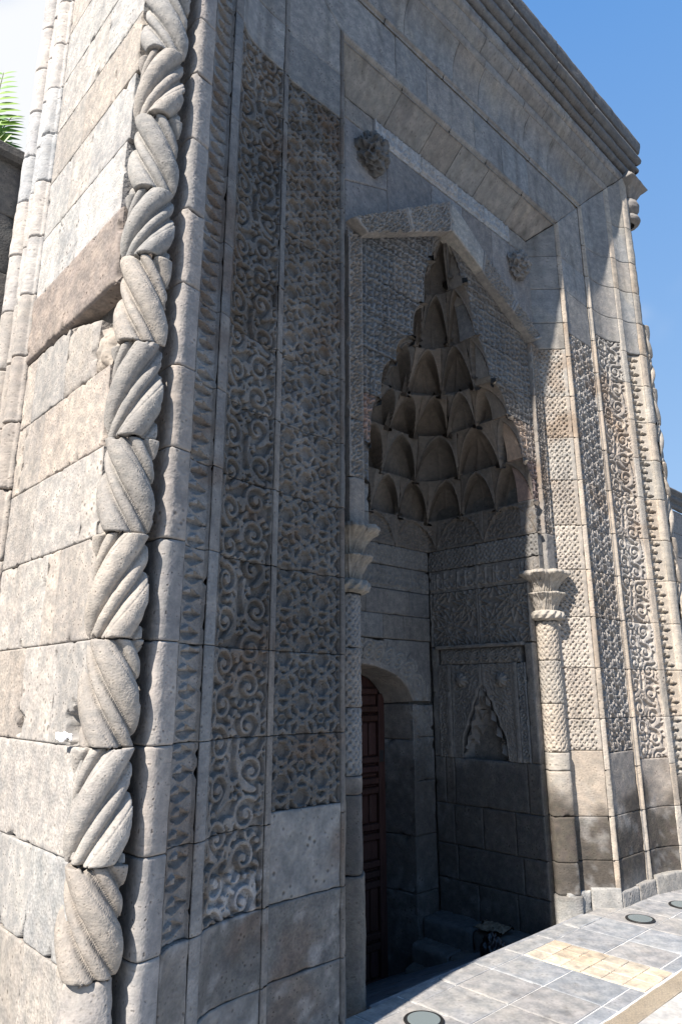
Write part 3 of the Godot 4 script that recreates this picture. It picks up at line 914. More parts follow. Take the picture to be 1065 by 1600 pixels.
func build_cornice():
	var p := part("cornice")
	var pr := [Vector2(7.355, 0.262), Vector2(7.362, 0.19), Vector2(7.395, 0.19)]
	for rl in [[7.445, 0.240, 0.050], [7.56, 0.275, 0.050], [7.70, 0.285, 0.072]]:
		for k in 7:
			var t := -PI / 2 + PI * k / 6.0
			pr.append(Vector2(rl[0] + sin(t) * rl[2], rl[1] + cos(t) * rl[2]))
		pr.append(Vector2(rl[0] + rl[2] + 0.004, rl[1] - 0.055)); pr.append(Vector2(rl[0] + rl[2] + 0.012, rl[1] - 0.05))
	pr.append_array([Vector2(7.80, 0.345), Vector2(7.90, 0.362), Vector2(7.945, 0.362), Vector2(7.965, 0.32), Vector2(7.97, 0.0)])
	var L := plen(pr)
	var ow := 2.724
	var runs := [
		[[Vector3.ZERO, Vector3(0, 1, 0), Vector3(0, 0, 1), Vector3(1, 0, 0)], -ow, ow, 7, -1.0, 1.0, Vector3(0, 0, 1)],
		[[Vector3(ow, 0, 0), Vector3(0, 1, 0), Vector3(1, 0, 0), Vector3(0, 0, -1)], 0.0, 1.86, 3, -1.0, 0.0, Vector3(1, 0, 0)],
		[[Vector3(-ow, 0, 0), Vector3(0, 1, 0), Vector3(-1, 0, 0), Vector3(0, 0, -1)], 0.0, 1.86, 3, -1.0, 0.0, Vector3(-1, 0, 0)]]
	for r in runs:
		var n: int = r[3]
		for i in n:
			var a: float = lerpf(r[1], r[2], float(i) / n)
			var b: float = lerpf(r[1], r[2], float(i + 1) / n)
			var us := lines(0, L, 0.012, false)
			var vs := lines(a + 0.002, b - 0.002, 0.05)
			stone(p, "stone", grid_prof(r[0], pr, us, vs, [0, r[4] if i == 0 else 0.0, 0, r[5] if i == n - 1 else 0.0]), us, vs, {"n": r[6], "tone": tone_of(Color(0.20, 0.195, 0.19), 0.12), "rough": 0.004, "r": 0.008, "chip": 0.05, "depth": 0.0})
	# flat roof behind the cornice
	box(p, "roof_slab", Vector3(0, 7.915, -0.85), Vector3(5.5, 0.09, 2.1), M.concrete, 0.005, Color(0.30, 0.29, 0.27))

# half width of the opening under the arch, tier by tier
const TY := [2.95, 3.25, 3.60, 3.95, 4.20, 4.55, 4.98, 5.36]
const TW := [1.04, 1.02, 0.90, 0.72, 0.50, 0.33, 0.20, 0.02]

func prong(v: float) -> float:
	return 0.85 * (1.0 - sqrt(maxf(0.0, 1.0 - pow(v, 3.0)))) + 0.15 * v * v

func void_w(y: float) -> float:
	if y <= TY[0]: return 1.04
	for k in TY.size() - 1:
		if y < TY[k + 1]:
			var v: float = (y - TY[k]) / (TY[k + 1] - TY[k])
			return lerpf(TW[k], TW[k + 1], prong(v))
	return 0.0

# the point of the arch leans a little to the left of the middle
const APEX := -0.10
func lean(y: float) -> float: return -0.08 * smoothstep(3.3, 5.2, y)
func hood_in(x: float) -> float: return lerpf(5.34, 4.79, absf(x - APEX) / (1.12 + (APEX if x > APEX else -APEX) * -1.0))
func hood_out(x: float) -> float: return lerpf(5.64, 4.86, absf(x - APEX) / (1.25 + (APEX if x > APEX else -APEX) * -1.0))

func build_arch():
	# flat of the arch on both sides of the stalactites, covered in a small fret
	for s in [-1.0, 1.0]:
		var p := part("fret_panel")
		var ys := [2.95, 3.25, 3.60, 3.95, 4.24, 4.55, 4.86, 5.30]
		for i in ys.size() - 1:
			var y0: float = ys[i] + 0.0015
			var y1: float = ys[i + 1] - 0.0015
			var halves := 2 if i > 1 and i < 6 else 1
			for hh in halves:
				var h0 := float(hh) / halves
				var h1 := float(hh + 1) / halves
				var f := func(u, v):
					var x0: float = void_w(v) + s * lean(v)
					var x1 := 1.115
					if v > 4.78: x1 = minf(1.115, maxf(x0 + 0.01, s * APEX + (5.36 - v) / (5.34 - 4.79) * (1.12 - s * APEX)))
					return Vector3(s * lerpf(x0, x1, lerpf(h0, h1, u)), v, NZ)
				var wd := maxf(0.05, (1.115 - void_w((y0 + y1) * 0.5)) / halves)
				var um := lines(0, wd, 0.0085 if s > 0 else 0.0085, true)
				var us := PackedFloat32Array()
				for x in um: us.append(x / wd)
				var vs := lines(y0, y1, 0.0085, true)
				var base := Color(0.22, 0.215, 0.21)
				if i == 1: base = Color(0.30, 0.22, 0.19)
				if i == 2 and s > 0: base = Color(0.36, 0.29, 0.24)
				stone(p, "stone", grid_call(f, us, vs), um, vs, {"n": Vector3(0, 0, 1), "tone": tone_of(base, 0.10), "rel": rel_of("fret", {"ou": 0.03 * s}), "xy": true, "r": 0.006, "rough": 0.004, "depth": 0.16, "wear": 0.2})
	# upright band and pointed hood round it
	for s in [-1.0, 1.0]:
		var p := part("arch_band")
		var ys := [2.62, 2.95, 3.36, 3.80, 4.25, 4.79]
		for i in ys.size() - 1:
			var us := lines(0, 0.133, 0.009, false)
			var vs := lines(ys[i] + 0.002, ys[i + 1] - 0.002, 0.009, false)
			var g := grid_quad(Vector3(s * 1.117, vs[0], -0.165), Vector3(s * 1.25, vs[0], -0.165), Vector3(s * 1.25, vs[-1], -0.165), Vector3(s * 1.117, vs[-1], -0.165), us, vs)
			stone(p, "stone", g, us, vs, {"n": Vector3(0, 0, 1), "tone": tone_of(Color(0.29, 0.265, 0.24)), "rel": rel_of("scroll", {"su": 0.20, "sv": 0.36, "d": 0.026, "m": 0.014}) if i > 0 else null, "mat": M.carved, "r": 0.006, "depth": 0.08, "stain": 4 if s > 0 else 0})
	var p := part("hood_mould")
	for s in [-1.0, 1.0]:
		var cuts := [0.0, 0.34, 0.70, 1.0] if s > 0 else [0.0, 0.5, 1.0]
		for i in cuts.size() - 1:
			var a: float = cuts[i]
			var b: float = cuts[i + 1]
			var Lh := 1.4 * (b - a)
			var carve: bool = not (s > 0 and i == 0)
			var us := lines(0, Lh, 0.009 if carve else 0.03, true)
			var vs := lines(0, 0.25, 0.009, true)
			var zf := -0.110
			var ia := lerpf(APEX, s * 1.12, a + 0.001)
			var ib := lerpf(APEX, s * 1.12, b - 0.001)
			var oa := lerpf(APEX, s * 1.25, a + 0.001)
			var ob := lerpf(APEX, s * 1.25, b - 0.001)
			var g := grid_quad(Vector3(ia, hood_in(ia), zf), Vector3(ib, hood_in(ib), zf), Vector3(ob, hood_out(ob), zf), Vector3(oa, hood_out(oa), zf), us, vs)
			stone(p, "stone", g, us, vs, {"n": Vector3(0, 0, 1), "tone": tone_of(Color(0.32, 0.30, 0.28) if carve else Color(0.36, 0.34, 0.31)), "rel": rel_of("scroll", {"su": 0.20, "sv": 0.36, "d": 0.026, "m": 0.03}) if carve else null, "r": 0.012, "rough": 0.004, "depth": 0.15, "mat": M.carved, "chip": 0.06})
	# plain field above the hood, with the text band
	p = part("tympanum")
	var xs := [-1.262, -0.80, -0.25, 0.18, 0.62, 0.92, 1.262]
	for i in xs.size() - 1:
		var x0: float = xs[i] + 0.002
		var x1: float = xs[i + 1] - 0.002
		var b0 := hood_out(x0) - 0.10
		var b1 := hood_out(x1) - 0.10
		var top := 5.775
		if b0 > top - 0.04: b0 = top - 0.04
		var us := lines(0, x1 - x0, 0.03)
		var vs := lines(0, top - minf(b0, b1), 0.03)
		var mids := [0.0, 1.0]
		if i == 0: mids = [0.0, 0.45, 1.0]
		for q in mids.size() - 1:
			var m0: float = mids[q]
			var m1: float = mids[q + 1]
			vs = lines(0, (top - minf(b0, b1)) * (m1 - m0), 0.03)
			stone(p, "stone", grid_quad(Vector3(x0, lerpf(b0, top, m0) + 0.002, NZ), Vector3(x1, lerpf(b1, top, m0) + 0.002, NZ), Vector3(x1, lerpf(b1, top, m1), NZ), Vector3(x0, lerpf(b0, top, m1), NZ), us, vs), us, vs, {"n": Vector3(0, 0, 1), "tone": tone_of(Color(0.255, 0.245, 0.24), 0.14), "rough": 0.005, "r": 0.01, "depth": 0.07})
	for e in [[-1.262, -0.945], [0.905, 1.262]]:
		var us := lines(0, e[1] - e[0], 0.03)
		var vs := lines(5.778, 5.965, 0.03)
		stone(p, "stone", grid_quad(Vector3(e[0], 5.778, NZ), Vector3(e[1], 5.778, NZ), Vector3(e[1], 5.965, NZ), Vector3(e[0], 5.965, NZ), us, vs), us, vs, {"n": Vector3(0, 0, 1), "tone": tone_of(TP), "rough": 0.003, "depth": 0.07})
	p = part("inscription")
	var ix := [-0.942, -0.40, 0.10, 0.50, 0.902]
	for i in ix.size() - 1:
		var us := lines(0, ix[i + 1] - ix[i] - 0.002, 0.007)
		var vs := lines(0, 0.184, 0.007)
		var g := grid_quad(Vector3(ix[i], 5.78, NZ + 0.022), Vector3(ix[i + 1] - 0.002, 5.78, NZ + 0.022), Vector3(ix[i + 1] - 0.002, 5.964, NZ + 0.022), Vector3(ix[i], 5.964, NZ + 0.022), us, vs)
		stone(p, "tablet", g, us, vs, {"n": Vector3(0, 0, 1), "tone": tone_of(Color(0.46, 0.455, 0.45), 0.08), "rel": rel_of("script", {"su": 0.62, "sv": 0.185, "ou": 0.13 * i, "d": 0.016, "m": 0.006}), "r": 0.005, "rough": 0.002, "depth": 0.05})
	# carved bosses: a leafy one on the left, a beast-like one on the right
	for s in [-1.0, 1.0]:
		var c := Vector3(s * 1.0 - 0.0, 5.58 if s < 0 else 5.56, NZ)
		var rr := 0.16 if s < 0 else 0.145
		var f := func(u, v):
			var a: float = u
			var t: float = v
			var d := Vector3(cos(a) * sin(t), sin(a) * sin(t), cos(t))
			var k := 1.0 + 0.07 * sin(a * (6.0 if s < 0 else 4.0) + 2.0 * t) * sin(t) + 0.16 * nb.get_noise_3d(d.x * 2.2 + s * 5.0, d.y * 2.2, d.z * 2.2) - 0.20 * smoothstep(0.0, 0.3, nb.get_noise_3d(d.x * 3.0, d.y * 3.0 + s, d.z * 3.0))
			return c + Vector3(d.x * rr * k, d.y * rr * k * 1.05, d.z * rr * k * 0.95)
		var us := lines(0, TAU, TAU / 56.0, false)
		var vs := lines(0.02, 1.65, 0.05, false)
		var o := stone(portal, "carved_boss", grid_call(f, us, vs), us, vs, {"n": Vector3(0, 0, 1), "tone": Color(0.16, 0.158, 0.155) if s < 0 else Color(0.27, 0.26, 0.25), "r": 0.0, "rough": 0.006, "depth": 0.0, "mat": M.carved})
		o.set_meta("label", "dark weathered leaf boss left of the text band" if s < 0 else "small pale beast-headed boss right of the text band")

# plan of a tier: down the right side, round the back, up the left side; t runs 0 to 1
func tier_at(t: float, w: float, d: float, rc: float) -> Vector2:
	rc = minf(rc, minf(w, d))
	var side := d - rc
	var back := 2.0 * (w - rc)
	var arc := PI * 0.5 * rc
	var tot := 2.0 * side + back + 2.0 * arc
	var q := clampf(t, 0.0, 1.0) * tot
	if q <= side: return Vector2(w, NZ - q)
	q -= side
	if q <= arc:
		var a := q / rc
		return Vector2(w - rc + rc * cos(a), NZ - side - rc * sin(a))
	q -= arc
	if q <= back: return Vector2(w - rc - q, NZ - d)
	q -= back
	if q <= arc:
		var a := q / rc
		return Vector2(-w + rc - rc * sin(a), NZ - side - rc * cos(a))
	q -= arc
	return Vector2(-w, NZ - side + q)

func build_vault():
	var p := part("stalactite_vault")
	var cells := [8, 11, 8, 9, 6, 5, 3]
	var round_ := [0.05, 0.12, 0.25, 0.35, 0.42, 0.30, 0.2, 0.02]
	for k in cells.size():
		var y0: float = TY[k]
		var hgt: float = TY[k + 1] - y0
		var w0: float = TW[k]
		var w1: float = TW[k + 1]
		var d0 := 1.22 * pow(w0 / 1.04, 0.80)
		var d1 := 1.22 * pow(w1 / 1.04, 0.80)
		var n: int = cells[k]
		for i in n + (1 if k % 2 == 0 and k > 0 else 0):
			var off := 0.5 if k % 2 == 0 and k > 0 else 0.0
			var s0 := maxf(0.0, (i - off) / n)
			var s1 := minf(1.0, (i + 1 - off) / n)
			var push: float = [0.0, 0.30, 0.12][(i + k) % 3] if k > 0 and k < 6 and i > 0 and i < n - 1 else 0.0
			var tip: float = 0.045 if k > 0 and k < 5 else 0.0
			var blind: bool = k == 0
			var leafy: bool = k == 4 or k == 2 and i % 2 == 1
			var f := func(u, v):
				var t := lerpf(s0, s1, u)
				var c: float = 2.0 * u - 1.0
				var A := tier_at(t, w0, d0, round_[k])
				var B := tier_at(t, w1, d1, round_[k + 1])
				var ff := lerpf(prong(v), pow(v, 0.75), 1.0 - pow(absf(2.0 * absf(t - 0.5)), 8.0))
				var hi := 0.93 * (1.0 - 0.28 * absf(c) - 0.80 * pow(absf(c), 3.6))
				var q := clampf((hi - v) / 0.045, 0.0, 1.0)
				q = q * q * (3.0 - 2.0 * q)
				var inside := pow(v, 3.0) * 0.75
				if blind: inside = 0.0
				var fr := lerpf(ff, inside, q)
				if push > 0.0: fr = lerpf(fr, 1.0, push * (1.0 - pow(absf(c), 6.0)))
				var P := A.lerp(B, fr)
				# hollow of the cell, away from the middle of the vault
				var dir := (A - Vector2(0, NZ - d0 * 0.35)).normalized()
				var hol: float = (0.0 if blind else 0.15 * (0.5 + 0.5 * w0)) * q * pow(maxf(0.0, 1.0 - pow(absf(c), 3.0)), 0.5) * (1.0 - 0.6 * v * v)
				if k >= 5: hol *= 0.4
				hol *= clampf((0.5 - absf(t - 0.5)) / 0.05, 0.0, 1.0)
				# a raised leaf or a rib in the hollow
				if leafy: hol -= 0.022 * q * clampf(1.0 - absf(absf(c) - 0.42 * (1.0 - v)) / 0.10, 0.0, 1.0)
				elif not blind: hol -= 0.010 * q * clampf(1.0 - absf(c) / 0.07, 0.0, 1.0)
				# a roll along the edge of each hood
				var edge := clampf(1.0 - absf(hi + 0.05 - v) / 0.05, 0.0, 1.0)
				P -= dir * 0.012 * edge
				P += dir * hol
				var z := minf(P.y, NZ - 0.004)
				return Vector3(P.x + lean(y0 + v * hgt), y0 + v * hgt - tip * pow(absf(c), 8.0) * pow(1.0 - v, 3.0), z)
			var wide := (2.0 * d0 + 2.0 * w0) * (s1 - s0)
			var um := lines(0, maxf(wide, 0.12), 0.0085, false)
			var us := PackedFloat32Array()
			for x in um: us.append(x / um[um.size() - 1])
			var vm := lines(0, hgt - 0.004, 0.0085, false)
			var vs := PackedFloat32Array()
			for x in vm: vs.append(x / hgt)
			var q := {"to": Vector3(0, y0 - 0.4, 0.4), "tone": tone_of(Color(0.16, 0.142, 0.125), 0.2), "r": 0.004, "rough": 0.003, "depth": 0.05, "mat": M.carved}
			if blind: q.rel = rel_of("scroll", {"su": 0.22, "sv": 0.42, "d": 0.010, "m": 0.05, "mv": 0.03})
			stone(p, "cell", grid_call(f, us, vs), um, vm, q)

func build_niche():
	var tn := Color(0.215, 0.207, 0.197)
	# the colonnettes at the mouth of the niche
	for s in [-1.0, 1.0]:
		var p := part("colonnette")
		var c := Vector3(s * 1.195, 0, -0.270)
		var fwd := Vector3(-s * 0.72, 0, 0.69)
		var am := atan2(fwd.z, fwd.x)
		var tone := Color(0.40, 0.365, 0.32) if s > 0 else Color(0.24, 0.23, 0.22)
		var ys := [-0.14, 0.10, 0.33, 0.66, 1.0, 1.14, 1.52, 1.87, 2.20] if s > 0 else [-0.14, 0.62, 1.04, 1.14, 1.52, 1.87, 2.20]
		for i in ys.size() - 1:
			var carve: bool = ys[i] > 1.1
			var st := 0.007 if carve else 0.02
			var us := lines(0, 4.6 * 0.1, st, false)
			var vs := lines(ys[i] + 0.002, ys[i + 1] - 0.002, st, not carve)
			var rad := 0.097 if carve else 0.102
			if ys[i] < 0.05: rad = 0.115
			var f := func(u, v):
				var a: float = am + u / 0.1 - 2.3
				var d := absf(cos((a - am) * 2.0))
				var r: float = rad * (1.0 if carve else lerpf(1.0, 0.93 / maxf(absf(cos(fposmod(a - am + PI / 4, PI / 2) - PI / 4)), 0.7), 0.55))
				return c + Vector3(cos(a) * r, v, sin(a) * r)
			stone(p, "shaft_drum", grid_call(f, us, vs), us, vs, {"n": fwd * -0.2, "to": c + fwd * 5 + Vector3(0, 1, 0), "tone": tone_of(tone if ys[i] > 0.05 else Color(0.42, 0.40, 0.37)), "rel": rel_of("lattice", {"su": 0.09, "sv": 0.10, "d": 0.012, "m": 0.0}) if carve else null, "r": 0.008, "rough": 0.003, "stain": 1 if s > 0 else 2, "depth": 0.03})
		for e in [["rope_ring", [Vector2(0.09, 2.20), Vector2(0.125, 2.215), Vector2(0.135, 2.245), Vector2(0.125, 2.275), Vector2(0.09, 2.29)]], ["lower_capital", [Vector2(0.088, 2.288), Vector2(0.098, 2.33), Vector2(0.118, 2.385), Vector2(0.142, 2.43), Vector2(0.128, 2.437), Vector2(0.10, 2.44)]], ["upper_capital", [Vector2(0.095, 2.438), Vector2(0.105, 2.48), Vector2(0.128, 2.535), Vector2(0.170, 2.585), Vector2(0.175, 2.60), Vector2(0.165, 2.625), Vector2(0.08, 2.63)]]]:
			var prof: Array = e[1]
			var leaves: bool = e[0] != "rope_ring"
			var f := func(u, v):
				var q := p_at(prof, v)
				var a: float = u
				var k := 0.0
				if leaves:
					var t := clampf((q.y - prof[0].y) / 0.16, 0.0, 1.0)
					k = 0.20 * pow(absf(sin((a - am) * 4.0)), 0.7) * t * t + 0.10 * absf(sin((a - am) * 16.0 + 4.0 * sin((a - am) * 8.0) * t)) - 0.13
				else: k = 0.05 * sin(a * 14.0 + q.y * 90.0)
				return c + Vector3(cos(a) * q.x * 1.16 * (1.0 + k), q.y, sin(a) * q.x * 1.16 * (1.0 + k))
			var us := lines(0, TAU, TAU / 170.0, false)
			var vs := lines(0, plen(prof), 0.006, false)
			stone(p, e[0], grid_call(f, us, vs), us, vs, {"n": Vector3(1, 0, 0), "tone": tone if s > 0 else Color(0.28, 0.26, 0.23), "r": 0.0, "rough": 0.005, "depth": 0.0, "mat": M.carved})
	# side walls of the niche
	for s in [-1.0, 1.0]:
		var p := part("niche_side_wall")
		var fr := [Vector3(s * 1.04, 0, 0), Vector3(0, 0, -1), Vector3(-s, 0, 0), Vector3(0, 1, 0)]
		var nn := Vector3(-s, 0, 0)
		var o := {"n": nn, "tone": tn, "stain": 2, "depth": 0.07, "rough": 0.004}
		var fine := 0.008 if s > 0 else 0.03
		wall_stones(p, fr, 0.33, 1.42, -0.75, 0.05, [0.62, 1.0], o)
		wall_stones(p, fr, 0.33, 1.42, 0.05, 0.33, [0.55, 1.20], o)
		wall_stones(p, fr, 0.33, 1.42, 0.33, 0.66, [0.60, 0.92, 1.22], o)
		wall_stones(p, fr, 0.33, 1.42, 0.66, 1.05, [0.46, 1.20, 1.30], o)
		wall_stones(p, fr, 0.33, 0.41, 1.05, 2.02, [], o)
		wall_stones(p, fr, 1.34, 1.42, 1.05, 2.02, [], o)
		for b in [[2.03, 2.53, "star", {"ov": -0.06}], [2.535, 2.75, "script", {"ov": 0.06, "m": 0.01}], [2.755, 2.945, "lattice", {"m": 0.0, "d": 0.013}]]:
			for h in 2:
				var a0 := (0.33 if b[0] < 2.5 else 0.205) if h == 0 else 0.86
				var a1 := 0.858 if h == 0 else 1.42
				var prof := [Vector2(a0, 0), Vector2(a1, 0)]
				var us := lines(0, a1 - a0, fine, false)
				var vs := lines(b[0], b[1], fine, false)
				var rl := rel_of(b[2], b[3]); rl.ou = a0
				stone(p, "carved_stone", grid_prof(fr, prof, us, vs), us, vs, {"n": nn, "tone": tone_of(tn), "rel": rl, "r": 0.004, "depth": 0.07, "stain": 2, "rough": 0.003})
		# a small framed niche in the side wall
		var q := part("prayer_niche")
		for e in [[0.41, 1.34, 2.0, 2.03, 0.045, null], [0.45, 1.30, 1.86, 1.998, 0.012, "braid"], [0.41, 0.49, 1.05, 1.858, 0.012, "scroll"], [1.24, 1.34, 1.05, 1.858, 0.012, "scroll"], [0.49, 0.53, 1.05, 1.858, 0.02, null], [1.20, 1.24, 1.05, 1.858, 0.02, null]]:
			var prof := [Vector2(e[0] + 0.001, e[4]), Vector2(e[1] - 0.001, e[4])]
			var us := lines(0, plen(prof), fine if e[5] != null else 0.02, e[5] == null)
			var vs := lines(e[2], e[3], fine if e[5] != null else 0.02, e[5] == null)
			var rl = null
			if e[5] == "braid": rl = rel_of("braid", {"su": 0.20, "sv": 0.138, "d": 0.014, "ov": -1.86})
			if e[5] == "scroll": rl = rel_of("scroll", {"su": 0.16, "sv": 0.29, "d": 0.012, "m": 0.008})
			stone(q, "frame_stone", grid_prof(fr, prof, us, vs), us, vs, {"n": nn, "tone": tone_of(tn), "rel": rl, "r": 0.006, "depth": 0.08, "mat": M.carved})
		var halfw := func(y):
			var steps := [[1.05, 0.235], [1.20, 0.225], [1.33, 0.165], [1.46, 0.11], [1.58, 0.05], [1.68, 0.0]]
			for k in 5:
				if y < steps[k + 1][0]:
					var t: float = (y - steps[k][0]) / (steps[k + 1][0] - steps[k][0])
					return lerpf(steps[k][1], steps[k + 1][1], t * t)
			return 0.0
		for sd in [-1.0, 1.0]:
			var f := func(u, v):
				var w: float = halfw.call(v)
				return Vector3(s * 1.04, v, -(0.865 + sd * lerpf(w, 0.335, u)))
			var um := lines(0, 0.25, fine)
			var us := PackedFloat32Array()
			for x in um: us.append(x / 0.25)
			var vs := lines(1.05, 1.856, fine)
			stone(q, "arch_stone", grid_call(f, us, vs), um, vs, {"n": nn, "tone": tone_of(tn), "rel": rel_of("scroll", {"su": 0.16, "sv": 0.29, "d": 0.009, "m": 0.03}), "r": 0.006, "depth": 0.06, "mat": M.carved})
			var fb := func(u, v):
				var d := Vector2(cos(u), sin(u)) * sin(v)
				return Vector3(s * (1.04 - 0.045 * cos(v)), 1.72 + d.y * 0.055 * (1.0 + 0.12 * sin(u * 8.0)), -(0.865 + sd * 0.215) - d.x * 0.055 * (1.0 + 0.12 * sin(u * 8.0)))
			var ub := lines(0, TAU, 0.12, false)
			var vb := lines(0.02, 1.6, 0.12, false)
			stone(q, "rosette", grid_call(fb, ub, vb), ub, vb, {"n": nn, "tone": tn, "r": 0.0, "depth": 0.0, "mat": M.carved})
		var tiers := [[0.66, 1.05], [1.05, 1.20], [1.20, 1.33], [1.33, 1.46], [1.46, 1.58], [1.58, 1.70]]
		for k in tiers.size():
			var y0: float = tiers[k][0]
			var y1: float = tiers[k][1]
			var f := func(u, v):
				var w: float = maxf(0.03, 0.25 - 0.047 * maxf(0, k - 0.4))
				var w2: float = maxf(0.02, 0.25 - 0.047 * maxf(0, k + 0.6))
				var t: float = (v - y0) / (y1 - y0)
				var a: float = PI * u
				var lobes := absf(sin(a * 3.0))
				var hood := clampf((t - 0.25 - 0.6 * lobes) / 0.15, 0.0, 1.0) if k > 0 else 0.0
				var ww := lerpf(w, w2, maxf(hood, t * t * 0.3))
				return Vector3(s * (1.045 + sin(a) * ww * 0.62), v, -0.865 + cos(a) * ww)
			var um := lines(0, 0.6, 0.012, false)
			var us := PackedFloat32Array()
			for x in um: us.append(x / um[-1])
			var vs := lines(y0 + 0.001, y1, 0.010, false)
			if k > 0: stone(q, "niche_tier", grid_call(f, us, vs), um, vs, {"to": Vector3(0, 1.2, -0.865), "tone": tone_of(tn), "r": 0.004, "rough": 0.003, "depth": 0.0, "mat": M.carved, "stain": 2})
	# back wall
	var p := part("niche_back_wall")
	var fb := [Vector3(0, 0, NB), Vector3(1, 0, 0), Vector3(0, 0, 1), Vector3(0, 1, 0)]
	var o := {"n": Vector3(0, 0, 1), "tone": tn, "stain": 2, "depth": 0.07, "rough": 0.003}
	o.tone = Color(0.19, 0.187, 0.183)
	wall_stones(p, fb, -1.04, 1.04, 2.30, 2.53, [-0.45, 0.16, 0.75], o)
	wall_stones(p, fb, -1.04, 1.04, 2.08, 2.30, [-0.6, -0.1, 0.38, 0.66], o)
	for s in [-1.0, 1.0]:
		var us := lines(0, 0.64, 0.03)
		var vs := lines(0, 0.4, 0.03)
		var g := grid_quad(Vector3(s * 0.40, 1.90, NB - 0.012), Vector3(s * 1.04, 1.52, NB - 0.012), Vector3(s * 1.04, 2.078, NB - 0.012), Vector3(s * 0.40, 2.078, NB - 0.012), us, vs)
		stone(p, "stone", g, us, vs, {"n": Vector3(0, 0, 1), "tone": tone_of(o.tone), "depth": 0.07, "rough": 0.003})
	for b in [[2.535, 2.75, "script", {"ov": 0.06, "m": 0.01}], [2.755, 2.945, "lattice", {"m": 0.0, "d": 0.012}]]:
		for h in 2:
			var a0 := -1.04 if h == 0 else 0.0
			var prof := [Vector2(a0, 0), Vector2(a0 + 1.038, 0)]
			var us := lines(0, 1.038, 0.008, false)
			var vs := lines(b[0], b[1], 0.008, false)
			stone(p, "carved_stone", grid_prof(fb, prof, us, vs), us, vs, {"n": Vector3(0, 0, 1), "tone": tone_of(tn), "rel": rel_of(b[2], b[3]), "r": 0.004, "depth": 0.07, "rough": 0.003})
	o.tone = tn
	for s in [-1.0, 1.0]:
		for e in [[-0.75, -0.05], [-0.05, 0.40], [0.40, 0.85]]:
			var q := o.duplicate(); q.rough = 0.005
			wall_stones(p, fb, minf(s * 0.755, s * 1.04), maxf(s * 0.755, s * 1.04), e[0], e[1], [], q)
		for e in [[0.852, 1.22], [1.222, 1.50]]:
			var us := lines(0, 0.285, 0.008, false)
			var vs := lines(e[0], e[1] - 0.002, 0.008, false)
			var prof := [Vector2(minf(s * 0.755, s * 1.04), 0), Vector2(maxf(s * 0.755, s * 1.04), 0)]
			stone(p, "carved_stone", grid_prof(fb, prof, us, vs), us, vs, {"n": Vector3(0, 0, 1), "tone": tone_of(tn), "rel": rel_of("braid", {"su": 0.25, "sv": 0.27, "m": 0.02, "d": 0.014}), "r": 0.006, "stain": 2, "wear": 0.7, "chip": 0.08})
	# voussoirs with a braid round the arch, and their soffit
	p = part("door_arch")
	for i in 7:
		var f := func(u, v):
			var t := lerpf(-1.0, 1.0, (i + u) / 7.0)
			var a := Vector2(t * 0.757, arch_y(t * 0.757))
			var b := Vector2(t * 1.04, 1.50 + 0.575 * sqrt(1.0 - pow(absf(t), 3.0)) if absf(t) < 1.0 else 1.50)
			var q := a.lerp(b, v)
			return Vector3(q.x, q.y, NB)
		var um := lines(0, 0.27, 0.008, true)
		var us := PackedFloat32Array()
		for x in um: us.append((x / um[-1]) * 0.992 + 0.004)
		var vm := lines(0, 0.24, 0.008, true)
		var vs := PackedFloat32Array()
		for x in vm: vs.append(x / 0.24)
		stone(p, "voussoir", grid_call(f, us, vs), um, vm, {"n": Vector3(0, 0, 1), "tone": tone_of(Color(0.27, 0.26, 0.245)), "rel": rel_of("braid", {"su": 0.27, "sv": 0.24, "d": 0.016}), "r": 0.005, "depth": 0.06})
		var g := func(u, v):
			var t := lerpf(-1.0, 1.0, (i + u) / 7.0)
			return Vector3(t * (0.757 - 0.05 * v), arch_y(t * 0.757) - 0.02 * v, NB - 0.34 * v)
		var um2 := lines(0, 0.24, 0.03)
		var us2 := PackedFloat32Array()
		for x in um2: us2.append(x / 0.24)
		var vm2 := lines(0, 0.34, 0.03)
		var vs2 := PackedFloat32Array()
		for x in vm2: vs2.append(x / 0.34)
		stone(p, "soffit_stone", grid_call(g, us2, vs2), um2, vm2, {"to": Vector3(0, 0.8, NB - 0.17), "tone": tone_of(Color(0.27, 0.25, 0.23)), "depth": 0.05})
	p = part("door_jamb")
	for s in [-1.0, 1.0]:
		for e in [[-0.85, -0.05], [-0.05, 0.40], [0.40, 1.20], [1.20, 1.51]]:
			var us := lines(0, 0.345, 0.03)
			var vs := lines(e[0] + 0.002, e[1] - 0.002, 0.03)
			var g := grid_quad(Vector3(s * 0.757, vs[0], NB), Vector3(s * 0.705, vs[0], NB - 0.345), Vector3(s * 0.705, vs[-1], NB - 0.345), Vector3(s * 0.757, vs[-1], NB), us, vs)
			stone(p, "stone", g, us, vs, {"n": Vector3(-s, 0, 0), "tone": tone_of(tn), "stain": 2, "rough": 0.006, "depth": 0.07, "chip": 0.09})
	# ledges along the foot of the side walls
	p = part("stone_ledge")
